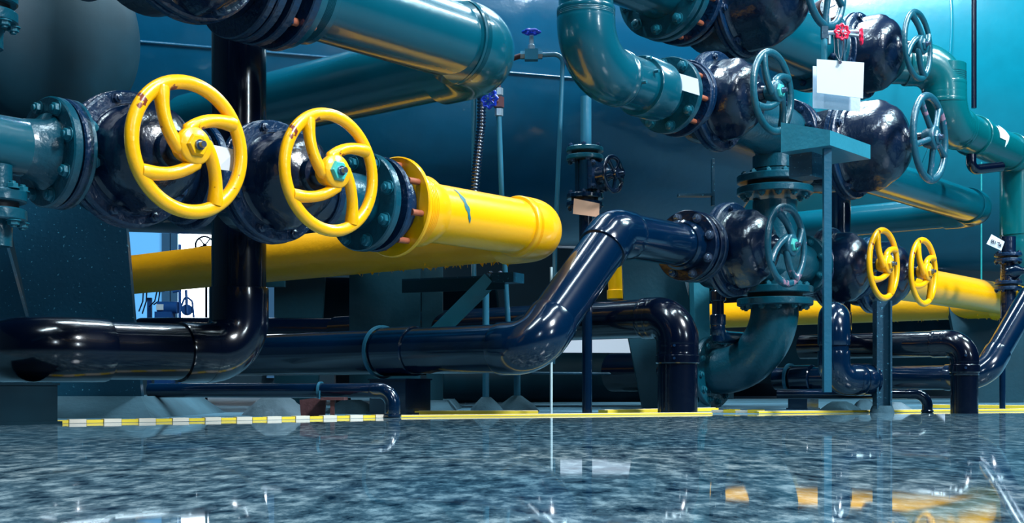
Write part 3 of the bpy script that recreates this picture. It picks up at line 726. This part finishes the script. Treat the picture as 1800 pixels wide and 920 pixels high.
def post(label, px, D, ytop, r, mat, foot=(.075, .025, .06), square=False, ybot=None, fmat='concrete', name='pipe_post', grp='posts'):
    c = atz(W(px, 600, D), 0); zt = CH+(HZ-ytop)*D/F; zb = 0 if ybot is None else CH+(HZ-ybot)*D/F
    rt = thing(name, label, 'post', (c.x, c.y, zb), grp)
    if square:
        m = MB(); X = Vector((1,0,0)); Y = Vector((0,1,0)); h = (zt-zb)/2
        for s in (-1, 1): m.box((c.x+s*r*.9, c.y, zb+h), X, Y, Z, r*.12, r, h)
        m.box((c.x, c.y, zb+h), X, Y, Z, r*.9, r*.12, h); m.build('channel_post', M[mat], rt)
    else: MB().tube([atz(c, zb), atz(c, zt)], r, 20).build('post_tube', M[mat], rt)
    if foot: mound(rt, c, *foot, mat=fmat)
    return rt
post('teal steel channel post under the right yellow handwheels', 1551, 5.1, 530, .031, 'plate', (.05, .04, .03), True, fmat='concrete')
post('dark blue post below the small dark valve with the tan card', 1032, 4.95, 470, .0205, 'pvc_blue', None)
post('grey post under the bracket with a pyramid concrete foot', 854, 5.2, 505, .0145, 'tube', (.075, .02, .065))
post('second grey post right of the bracket with a broad concrete foot', 909, 5.45, 560, .0150, 'tube', (.10, .02, .07))
post('thin pale pole behind the slanted pipe', 969, 4.7, 470, .0052, 'pole_white', None)
post('thin tall green rod at the right in front of the far tank', 1725, 9.0, 285, .006, 'green_tube', None)
post('thin dark blue pole at the right edge below the slanted pipe', 1762, 5.9, 560, .014, 'pvc_blue', None)
# bracket with diagonal brace
b0 = W(715, 494, 5.25); b1 = W(893, 487, 5.0)
bk = thing('pipe_bracket', 'steel angle bracket with a diagonal brace under the yellow return pipe', 'bracket', (b0.x, b0.y, b0.z-.3))
d = (b1-b0).normalized(); sd = d.cross(Z).normalized(); ln = (b1-b0).length
MB().box((b0+b1)/2, d, sd, Z, ln/2, .035, .005).build('angle_flange', M['plate'], bk)
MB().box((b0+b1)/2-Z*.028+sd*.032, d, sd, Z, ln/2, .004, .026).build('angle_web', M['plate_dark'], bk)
e0 = W(762, 592, 5.12); e1 = W(862, 492, 5.0); d2 = (e1-e0).normalized(); s2_ = Vector((0, -1, 0)); n2 = d2.cross(s2_).normalized()
MB().box((e0+e1)/2, d2, n2, s2_, (e1-e0).length/2, .034, .004).build('diagonal_brace', M['brace'], bk)
MB().box((e0+e1)/2-n2*.030+Vector((0, .02, 0)), d2, n2, s2_, (e1-e0).length/2, .004, .02).build('brace_lip', M['brace'], bk)
MB().box(b1-Z*.006, d, sd, Z, .05, .045, .02).build('end_block', M['plate'], bk)
put_bolts(bk, b1+Z*.014-d*.06, Z, .02, 2, .010, 'bolt_steel', 0, body=.01)

# saddle plates with their concrete plinths
def plate(label, poly, D, th, mat, plinth=None, ymin=None, d=None):
    pts = [W(x, y, D) for x, y in poly]
    c = sum(pts, Vector())/len(pts)
    rt = thing('saddle_plate', label, 'support', (c.x, c.y, 0), 'tank support plates')
    MB().prism(pts, Vector((0, th, 0)) if d is None else d).build('plate_body', M[mat], rt, ang=20)
    if plinth:
        x0, x1, t0, t1, mat2 = plinth
        a = W(x0, HZ, D).x; b = W(x1, HZ, D).x; a2 = W(t0, HZ, D).x; b2 = W(t1, HZ, D).x; zt = max(.02, min(p.z for p in pts)); y0 = D-.10; y1 = D+.9
        v = [(a, y0-.06, 0), (b, y0-.06, 0), (b, y1, 0), (a, y1, 0), (a2, D-.02, zt), (b2, D-.02, zt), (b2, y1-.1, zt), (a2, y1-.1, zt)]
        MB().add(v, [(0,1,2,3), (4,5,6,7), (0,1,5,4), (1,2,6,5), (2,3,7,6), (3,0,4,7)]).build('concrete_plinth', M[mat2], rt, ang=20)
    return rt
plate('broad speckled support plate behind the fat floor pipe at left', [(4, 330), (216, 330), (236, 570), (249, 697), (100, 697), (52, 560)], 4.32, .03, 'plate', (58, 290, 96, 250, 'concrete'))
plate('narrow support plate at the left edge behind the fat pipe', [(-80, 400), (2, 400), (46, 560), (40, 697), (-80, 697)], 4.45, .03, 'plate')
plate('flat teal support plate behind the bent pipe, left of the bracket', [(614, 440), (738, 440), (738, 700), (614, 700)], 5.55, .05, 'plate_dark')
plate('narrow teal support plate right of the flat plate by the diagonal brace', [(741, 440), (778, 440), (778, 704), (756, 704), (741, 600)], 5.62, .04, 'plate_dark', (745, 800, 757, 785, 'concrete'))
plate('dim slanted support plate seen past the black riser', [(482, 470), (572, 470), (556, 713.6), (482, 713.6)], 7.2, .05, 'plate_dark')
plate('slanted blue support plate behind the bolted centre flange', [(1093, 440), (1190, 440), (1225, 580), (1225, 719), (1130, 719), (1098, 560)], 6.1, .05, 'plate_dark')
plate('bright-edged teal support plate between the flange and the far yellow pipe', [(1218, 440), (1246, 440), (1250, 719.8), (1225, 719.8)], 5.95, .3, 'brace')
plate('teal support plate below the far yellow pipe at right', [(1668, 540), (1800, 540), (1800, 708.2), (1700, 708.2)], 8.8, .05, 'plate_dark')
# small mounds and debris
def heap(label, px, py, w_, h, mat, seed=0):
    c = G(px, py)
    m = MB().lathe([(0, 0), (0, w_), (h*.3, w_*.86), (h*.75, w_*.55), (h, w_*.32), (h, 0)], c, Z, 18, lambda ph, a: 1+.16*math.sin(2*ph+seed)+.10*math.sin(5*ph+seed*2+a*40)+.05*math.sin(11*ph+a*90))
    return tag(m.build('concrete_mound', M[mat], None, ang=50), label, 'concrete', 'concrete mounds')
heap('pale concrete mound beside the rusty clamp under the drain pipe', 484, 730.5, .105, .076, 'concrete_pale', 1)
heap('low concrete mound left of the pipe stand under the drain pipe', 618, 727, .10, .055, 'concrete', 2)
heap('concrete mound below the capped stub at right', 1475, 724, .085, .045, 'concrete', 3)
heap('pale crumbled concrete mound right of the channel post foot', 1575, 723, .07, .04, 'concrete_pale', 4)
heap('concrete mound between the capped stub and the channel post', 1520, 722, .07, .05, 'concrete', 5)
c = G(552, 735)
rc = thing('rusty_clamp', 'rusty iron clamp stand under the small drain pipe', 'clamp', (c.x, c.y, 0))
X = Vector((1, 0, 0)); Y = Vector((0, 1, 0))
MB().prism([c+X*-.045, c+X*.035, c+X*.04+Z*.06, c+X*.0+Z*.068, c-X*.05+Z*.062], Y*.02).build('clamp_plate', M['rust'], rc)
MB().box(c+X*.068+Z*.035-Y*.03, X, Y, Z, .007, .006, .035).build('clamp_leg', M['rust'], rc)
MB().box(c+X*.07+Z*.066, X, Y, Z, .04, .05, .005).build('clamp_bar', M['rust'], rc)

# ================================================================== yellow strips on the floor edge
def strip(label, pts, wd, h, mats, seg=None, name='cable_strip'):
    """flat cable strip on the floor; alternating yellow and white links when seg is given"""
    rt = thing(name, label, 'strip', pts[0], 'yellow strips along the floor edge')
    if not seg:
        for a, b in zip(pts, pts[1:]):
            d = (b-a).normalized(); s = d.cross(Z).normalized()
            MB().box((a+b)/2+Z*h/2, d, s, Z, (b-a).length/2, wd/2, h/2).build('strip_body', M[mats[0]], rt)
            MB().box((a+b)/2+Z*(h+.001), d, s, Z, (b-a).length/2, wd*.18, .001).build('strip_ridge', M[mats[1]], rt)
        return rt
    k = 0
    for a, b in zip(pts, pts[1:]):
        d = (b-a).normalized(); s = d.cross(Z).normalized(); n_ = max(1, round((b-a).length/seg)); st = (b-a).length/n_
        for i in range(n_):
            c0 = a+d*(st*(i+.5)); hh = h if k % 2 else h*.8
            o = MB().prism([c0-d*st*.49-s*wd*.5, c0+d*st*.49-s*wd*(.5 if k % 2 else .38), c0+d*st*.49+s*wd*(.5 if k % 2 else .38), c0-d*st*.49+s*wd*.5], Z*hh)
            o.build('strip_link', M[mats[k % 2]], rt); k += 1
    return rt
E = lambda px, dy=0.0: G(px, dy+745-px*0.0 if False else dy+(747-px*.0147 if px < 340 else (742-(px-340)*.0194 if px < 700 else (735-(px-700)*.010 if px < 1300 else 729-(px-1300)*.010))))
strip('jointed yellow and white plastic strip along the floor edge at left', [E(-40, -1), E(180, -1), E(440, -1), E(700, -1)], .030, .011, ('tape_yellow', 'tape_white'), .052)
strip('flat yellow cable strip beginning right of the drain elbow', [E(700, -6), E(945, -4)], .05, .013, ('tape_yellow', 'tape_white'))
strip('thin pale yellow strip across the floor before the dark post', [E(700, -1), E(1000, -1), E(1250, -1)], .022, .006, ('tape_yellow', 'tape_white'))
strip('raised yellow strip before the black drop pipe and teal elbow', [E(1060, -4), E(1255, -6.5)], .05, .014, ('tape_yellow', 'tape_white'))
strip('short jointed pale strip below the big teal elbow flange', [E(1255, -4), E(1340, -2)], .045, .013, ('tape_white', 'tape_yellow'), .06)
strip('long thin yellow strip on the floor edge at right', [E(1330, -1.5), E(1560, -1.5), E(1830, -1.5)], .03, .008, ('tape_yellow', 'tape_white'))
strip('yellow strip behind the right drop pipe', [G(1640, 717.5), G(1830, 719)], .05, .016, ('tape_yellow', 'tape_white'))

# ================================================================== instruments and small fittings
def small_wheel(root, C, ax, r, mat, lobes=6):
    e1, e2 = basis(ax); m = MB()
    n = 48; v = []; f = []; k = 8; tr_ = r*.17
    for i in range(n):
        a = 2*math.pi*i/n; rr = r*(.86+.10*math.cos(lobes*a))
        for j in range(k):
            b = 2*math.pi*j/k; v.append(C+(e1*math.cos(a)+e2*math.sin(a))*(rr+tr_*math.cos(b))+ax*tr_*math.sin(b))
    for i in range(n):
        for j in range(k): f.append((i*k+j, ((i+1) % n)*k+j, ((i+1) % n)*k+(j+1) % k, i*k+(j+1) % k))
    m.add(v, f)
    for s in range(lobes):
        a = 2*math.pi*s/lobes; m.tube([C, C+(e1*math.cos(a)+e2*math.sin(a))*r*.86], r*.10, 8)
    m.lathe([(-r*.2, 0), (-r*.2, r*.28), (r*.25, r*.28), (r*.25, 0)], C, ax, 16)
    h = m.build('handwheel', M[mat], root)
    MB().lathe([(0, 0), (0, r*.16), (r*.34, r*.14), (r*.34, 0)], C, ax, 6).build('hub_nut', M['bolt_steel'], h)
# blue-wheeled needle valve, wheel facing up
c = W(934, 97, 5.55)
nv = thing('needle_valve', 'small needle valve with a blue wheel on top, on the thin tube by the tank', 'valve', (c.x, c.y, c.z-.03), 'blue needle valves')
MB().box(c, X, Y, Z, .030, .022, .024).build('valve_body', M['tube'], nv)
MB().lathe([(.02, 0), (.02, .016), (.045, .016), (.05, .011), (.09, .010), (.09, 0)], c, Z, 6).build('packing_nut', M['steel'], nv)
small_wheel(nv, c+Z*.105, Z, .040, 'blue_plastic')
for s in (-1, 1): MB().lathe([(.02, 0), (.02, .019), (.05, .019), (.05, 0)], c, X*s, 6).build('union_nut', M['tube'], nv)
ta = thing('impulse_tube', 'thin tube bending down from the upper blue needle valve', 'tube', (c.x, c.y, c.z-.3), 'impulse tubes')
MB().tube(fillet([c+X*.04, W(990, 95, 5.55), W(976, 420, 5.52), W(972, 640, 5.5)], .04, 8), .0105, 14).build('tube_run', M['tube'], ta)
MB().tube([c-X*.04, c-X*.12+Y*.1], .012, 12).build('tube_stub', M['rust'], ta)
c = W(877, 180, 5.2)
nv = thing('needle_valve', 'small needle valve with a blue wheel facing out, below the teal pipe elbow', 'valve', (c.x, c.y, c.z-.05), 'blue needle valves')
MB().lathe([(-.022, 0), (-.022, .022), (.022, .022), (.022, 0)], c, Z, 6).build('valve_body', M['brown_metal'], nv)
for z_ in (-.058, .03): MB().lathe([(z_, 0), (z_, .018), (z_+.03, .018), (z_+.03, 0)], c, Z, 6).build('union_nut', M['steel'], nv)
wn = Vector((-.55, -.83, 0)); MB().tube([c, c+wn*.06], .010, 12).build('stem', M['brown_metal'], nv)
small_wheel(nv, c+wn*.07, wn, .040, 'blue_plastic', 8)
ta = thing('impulse_tube', 'thin vertical tube hanging from the lower blue needle valve', 'tube', (c.x, c.y, c.z-.5), 'impulse tubes')
MB().tube([c+Z*.06, c+Z*.16], .008, 12).build('tube_stub', M['brown_metal'], ta)
MB().tube([c-Z*.06, atz(W(884, 420, 5.2), c.z-.55), W(893, 565, 5.3)], .0115, 14).build('tube_run', M['tube'], ta)
# corrugated conduit and its rail
pts = [W(847, 150, 5.4), W(846, 220, 5.4), W(838, 290, 5.4), W(832, 360, 5.4), W(832, 420, 5.4)]
sm = []
for a, b in zip(pts, pts[1:]):
    for t in range(12): sm.append(a.lerp(b, t/12))
full = []; rr = []
for i in range(len(sm)-1):
    for t, rad in ((0, .021), (.3, .021), (.5, .017), (.8, .017)): full.append(sm[i].lerp(sm[i+1], t)); rr.append(rad)
cd = thing('corrugated_conduit', 'dark blue corrugated conduit hanging left of the lower blue needle valve', 'conduit', pts[-1])
MB().tube(full, rr, 16).build('conduit_hose', M['pvc_blue'], cd, ang=80)
post('thin steel rail beside the corrugated conduit', 833, 5.45, 150, .011, 'tube', None, ybot=500)
# small valve with the tan card
c = W(1030, 312, 5.4)
sv = thing('globe_valve', 'small dark blue valve with round handwheel above the tan card', 'valve', (c.x, c.y, c.z-.14))
MB().tube([W(1030, 170, 5.4), W(1030, 262, 5.4)], .024, 24).build('inlet_pipe', M['tube'], sv)
joint(sv, W(1028, 271, 5.4), Z, .082, 'teal_valve', 'bolt_navy', 6, .022, .014, .011, .4)
joint(sv, W(1028, 353, 5.4), Z, .082, 'pvc_blue', 'bolt_navy', 6, .022, .014, .011, .4)
MB().tube([W(1028, 280, 5.4), W(1028, 345, 5.4)], .045, 28).build('valve_body', M['pvc_blue'], sv)
nw = Vector((.80, -.60, 0))
hb_ = c+nw*.01; s_ = nw.cross(Z)
MB().box(c+nw*.03, nw, s_, Z, .02, .065, .065).build('bonnet_flange', M['pvc_blue'], sv)
MB().box(c+nw*.058, nw, s_, Z, .012, .060, .060).build('bonnet_cover', M['navy_flange'], sv)
put_bolts(sv, c+nw*.07, nw, .072, 4, .011, 'bolt_navy', R(45), body=.02)
MB().lathe([(.06, 0), (.06, .042), (.11, .032), (.13, .022), (.19, .02), (.19, 0)], c, nw, 28).build('bonnet', M['pvc_blue'], sv)
wc = W(1078, 306, 5.24)
hwm = handwheel_mb(wc, nw, .083, .010, 5, 0, .3, .01).build('handwheel', M['pvc_blue'], sv, ang=60)
MB().tube([c+nw*.18, wc], .014, 14).build('stem', M['navy'], sv)
MB().lathe([(0, 0), (0, .022), (.028, .022), (.028, .008), (.055, .008), (.055, 0)], wc, nw, 6).build('hub_nut', M['bolt_navy'], hwm)
MB().tube([W(1030, 360, 5.4), W(1030, 470, 5.4)], .030, 24).build('outlet_pipe', M['pvc_blue'], sv)
# small valve with the tag at the right edge
c = W(1772, 478, 7.0)
sv = thing('globe_valve', 'small dark flanged valve at the right edge behind the yellow elbow', 'valve', (c.x, c.y, c.z-.2))
joint(sv, c+Z*.08, Z, .075, 'navy_flange', 'bolt_navy', 6, .02, .012, .010, .3); joint(sv, c-Z*.08, Z, .075, 'navy_flange', 'bolt_navy', 6, .02, .012, .010, .3)
MB().tube([c-Z*.30, c+Z*.2], .042, 24).build('valve_body', M['navy'], sv)
MB().lathe([(0, 0), (0, .05), (.05, .045), (.08, .02), (.14, .018), (.14, 0)], c, N, 24).build('bonnet', M['pvc_blue'], sv)
handwheel_mb(c+N*.15, N, .08, .010, 5, 0, .3, .01).build('handwheel', M['pvc_blue'], sv, ang=60)
# cards and plates
def card(name, label, corners, D, mat, th=.0025, grp=None, ds=None):
    pts = [W(x, y, (ds[i] if ds else D)) for i, (x, y) in enumerate(corners)]
    nrm = (pts[1]-pts[0]).cross(pts[3]-pts[0]).normalized()
    c = sum(pts, Vector())/4
    rt = thing(name, label, 'card', (c.x, c.y, min(p.z for p in pts)), grp)
    MB().prism(pts, nrm*th).build('card_sheet', M[mat], rt, ang=20)
    return rt, pts, nrm
wcard = card('tag_card', 'small white card hanging behind the left yellow handwheel hub', [(368, 253), (416, 264), (413, 302), (381, 297)], 3.16, 'white', ds=(3.16, 3.20, 3.20, 3.16))
card('tag_card', 'small white card tied to the upper teal flange', [(1194, 129), (1227, 139), (1230, 168), (1197, 158)], 4.95, 'white')
rt, pts, nrm = card('tag_card', 'tan card hung on the small dark blue valve', [(1009, 349), (1054, 358), (1053, 382), (1007, 376)], 5.28, 'tan')
rt, pts, nrm = card('notice_plate', 'larger white notice plate hanging from a wire, in front of another plate', [(1436, 104), (1519, 110), (1517, 173), (1436, 163)], 4.98, 'white', .004, 'hanging white plates')
a = W(1477, 110, 4.97); 
for k, (x_, y_) in enumerate(((1466, 62), (1472, 60), (1484, 62))):
    MB().tube([a, W((x_*.6+1477*.4)-3*(k == 0), 95, 4.99), W(x_, y_, 5.15)], .0022, 8).build('hanging_wire', M['cable'], rt)
MB().lathe([(-.003, 0), (-.003, .006), (.003, .006), (.003, 0)], a, Y, 12).build('hook_hole', M['ink'], rt)
card('notice_plate', 'pale metal plate hanging behind the white notice plate', [(1429, 116), (1513, 124), (1512, 196), (1429, 190)], 5.03, 'white_metal', .004, 'hanging white plates')
rt, pts, nrm = card('tag_card', 'small white card with handwritten marks at the right edge', [(1743, 412), (1766, 425), (1760, 441), (1734, 429)], 6.9, 'white')
# handwriting strokes on that card
def stroke(p): 
    (x0, y0), (x1, y1) = p; return W(x0, y0, 6.893), W(x1, y1, 6.893)
for s in (((1744, 421), (1743, 428)), ((1747, 422), (1746, 429)), ((1743.5, 424), (1747, 425.5)), ((1750, 424), (1749, 430)), ((1753, 426), (1756, 427)), ((1757, 426), (1756, 433)), ((1757, 433), (1759.5, 429)), ((1759.5, 429), (1759, 435))):
    a, b = stroke(s); MB().tube([a, b], .0022, 6).build('ink_stroke', M['ink'], rt)
# pressure gauge behind the top worn wheel, with red needle valves
c = W(1457, 14, 5.75)
pg = thing('pressure_gauge', 'round white-faced pressure gauge behind the worn handwheel at the top edge', 'gauge', (c.x, c.y, c.z-.3))
gn = Vector((.25, -.968, 0)).normalized()
MB().lathe([(-.06, 0), (-.06, .056), (.0, .056), (.004, .050), (.004, 0)], c, gn, 40).build('gauge_case', M['brown_metal'], pg)
fc = MB().lathe([(.0045, 0), (.0045, .048), (.006, .048), (.006, 0)], c, gn, 40).build('gauge_dial', M['gauge_face'], pg)
e1, e2 = basis(gn)
MB().tube([c+gn*.008-e1*.008-e2*.004, c+gn*.008+e1*.030+e2*.014], .0018, 6).build('gauge_needle', M['ink'], fc)
for k in range(-4, 5):
    a_ = R(90+30*k); dr_ = e1*math.cos(a_)+e2*math.sin(a_); MB().tube([c+gn*.007+dr_*.038, c+gn*.007+dr_*.045], .001, 6).build('dial_tick', M['ink'], fc)
MB().tube([c-Z*.05, c-Z*.17], .010, 12).build('gauge_stem', M['steel'], pg)
c = W(1449, 58, 5.2)
rn = thing('needle_valve', 'teal pipe tee with two small red-wheeled needle valves above the white plates', 'valve', (c.x, c.y, c.z-.15))
MB().box(c, X, Y, Z, .013, .013, .026).build('tee_block', M['plate'], rn)
MB().tube([c, c-Z*.16], .013, 14).build('drop_tube', M['brace'], rn)
MB().tube([c, c+X*.14+Z*.006], .0095, 14).build('cross_tube', M['steel'], rn)
small_wheel(rn, W(1480, 56, 5.12), Vector((.2, -.97, 0)), .034, 'red_plastic', 8)
MB().tube([W(1480, 56, 5.12), W(1480, 56, 5.2)], .009, 12).build('stem', M['steel'], rn)
small_wheel(rn, W(1514, 64, 5.16), Vector((.92, -.39, 0)), .034, 'red_plastic', 8)
MB().tube([W(1484, 60, 5.2), W(1514, 64, 5.16)], .007, 12).build('stem', M['steel'], rn)
for x_ in (1478, 1484): MB().tube([W(x_, 62, 5.22), W(x_, 108, 5.22)], .006, 10).build('drain_tube', M['tube'], rn)
# tall dark pole in front of the bright tank
c = W(1712, 0, 8.6)
tag(MB().tube([W(1712, 190, 8.6), W(1712, -60, 8.6)], .018, 16).build('conduit_pole', M['pvc']), 'dark vertical conduit against the brightly lit teal tank', 'conduit')
c = thing('drain_elbow', 'thin dark elbow pipe below the arrow pipe', 'pipe', W(1707, 300, 6.9))
MB().tube(fillet([W(1707, 272, 6.9), W(1707, 299, 6.9), W(1760, 293, 7.0)], .04, 8), .028, 20).build('tube_run', M['pvc'], c)
# thin rod and flange of the low drum
c = W(1132, 660, 6.35)
lr = thing('drum_flange', 'dark bolted flange with a thin rod on the low drum', 'flange', (c.x, c.y, c.z-.09))
ax_ = Vector((.8, .6, 0)); joint(lr, c, ax_, .078, 'drum', 'bolt_navy', 8, .02, .01, .012, .2)
MB().tube([W(935, 656, 6.3), W(1128, 658, 6.28)], .0075, 10).build('guide_rod', M['plate'], lr)
# small coupling stack right of the bright-edged plate
c = W(1262, 560, 5.75)
cs_ = thing('coupling_stack', 'short black vertical pipe with stepped couplings before the far yellow pipe', 'pipe', (c.x, c.y, c.z-.1))
MB().tube([W(1262, 470, 5.75), W(1262, 600, 5.75)], .028, 24).build('straight_pipe', M['pvc_blue'], cs_)
for y_ in (530, 572): collar(cs_, W(1262, y_, 5.75), Z, .033, .05, 'pvc_blue')
pipe_run(cs_, [W(1262, 560, 5.75), W(1262, 592, 5.75), W(1262, 592, 5.75)+B*.5], .030, .035, 'pvc_blue', 1.15, .02, 24, ridges=False)
# yellow drop behind the bent pipe
c = W(1082, 500, 6.3)
yd = thing('yellow_pipe', 'short yellow vertical pipe with a socket seen behind the slanted blue-black pipe', 'pipe', (c.x, c.y, c.z-.1), 'yellow pipes')
MB().tube([W(1078, 420, 6.3), W(1084, 526, 6.3)], .040, 28).build('straight_pipe', M['yellow'], yd); collar(yd, W(1084, 527, 6.3), Z, .046, .05, 'yellow')
# ================================================================== things seen far off through the gap at left
D = 12.0
c = W(328, 545, D)
fg = thing('far_gauge', 'dark pressure gauge on bent tubes against the bright window at left', 'gauge', (c.x, c.y, 0))
MB().lathe([(-.03, 0), (-.03, .055), (.0, .055), (.0, 0)], c, -Y, 28).build('gauge_case', M['far_blue'], fg)
MB().tube(fillet([W(316, 545, D), W(326, 520, D), W(338, 530, D), W(341, 562, D)], .03, 6), .010, 10).build('tube_run', M['far_blue'], fg)
MB().tube([W(327, 510, D), W(329, 552, D)], .014, 10).build('gauge_stem', M['far_blue'], fg)
MB().tube([W(316, 430, D), atz(W(316, 560, D), .0)], .014, 10).build('stand_tube', M['far_blue'], fg)
MB().tube([W(304, 513, D), W(318, 510, D)], .016, 10).build('tap_branch', M['far_blue'], fg)
c = W(290, 540, D)
pu = thing('far_pump', 'small blue pump with a pale label under the yellow return pipe', 'pump', (c.x, c.y, 0))
MB().tube([W(278, 541, D), W(312, 541, D)], .06, 24).build('motor_body', M['far_blue'], pu)
MB().box(W(284, 541, D)-Y*.06, X, Y, Z, .035, .004, .028).build('motor_label', M['white'], pu, label='pale motor label')
MB().box(atz(c, (c.z-.05)/2), X, Y, Z, .08, .08, (c.z-.05)/2).build('pump_base', M['far_blue'], pu)
c = W(262, 507, D)
cb = thing('far_control_box', 'blue control box with hanging cables beyond the yellow return pipe', 'box', (c.x, c.y, 0))
MB().box(W(263, 504, D), X, Y, Z, .13, .06, .05).build('box_case', M['far_blue'], cb)
for x0, x1, yb in ((252, 244, 548), (258, 250, 552), (276, 262, 540), (281, 270, 536)):
    MB().tube([W(x0, 512, D), W((x0+x1)/2+3, 530, D), W(x1, yb, D)], .007, 8).build('hanging_cable', M['cable'], cb)
MB().box(atz(W(263, 600, D+.08), .5), X, Y, Z, .02, .02, .5).build('box_post', M['far_blue'], cb)
c = W(360, 432, 10.5)
fw = thing('far_handwheel', 'small dark handwheel silhouetted against the bright window', 'valve', (c.x, c.y, c.z-.3))
m = handwheel_mb(c, Vector((.25, -.97, 0)), .085, .008, 5, 0, .2, .01).build('handwheel', M['pvc'], fw); MB().tube([atz(c, 0)+Y*.05, c+Y*.05], .012, 12).build('valve_stem', M['pvc'], fw)
fb = W(425, 560, 8.5)
tag(MB().tube([W(250, 580, 7.4), W(300, 580, 7.2), W(640, 583, 6.6)], .072, 28).build('black_pipe', M['pvc']), 'black pipe crossing low in front of the bright window at left', 'pipe')
sb = W(474, 497, 6.0)
tag(MB().box(sb, X, Y, Z, .075, .02, .022).build('steel_bracket', M['plate_dark']), 'dark steel bracket stub sticking out right of the black riser', 'bracket')
tag(MB().lathe([(0, 0), (0, .30), (.03, .33), (.05, .33), (.05, .30), (.03, .0)], G(275, 705), Z, 32).build('pale_basin', M['concrete_pale']), 'pale shallow basin on the floor behind the left plinth', 'basin')

# small angle brackets standing off the big tank
c = W(1253, 362, 6.3)
tb = thing('tank_bracket', 'thin upright steel angle beside the tank, left of the riser flanges', 'bracket', (c.x, c.y, c.z))
MB().box((W(1253, 280, 6.3)+c)/2, X, Y, Z, .007, .02, (c.z-W(1253, 280, 6.3).z)/-2).build('upright_angle', M['plate'], tb)
MB().box(W(1222, 344, 6.3), X, Y, Z, .09, .03, .006).build('shelf_angle', M['plate'], tb)
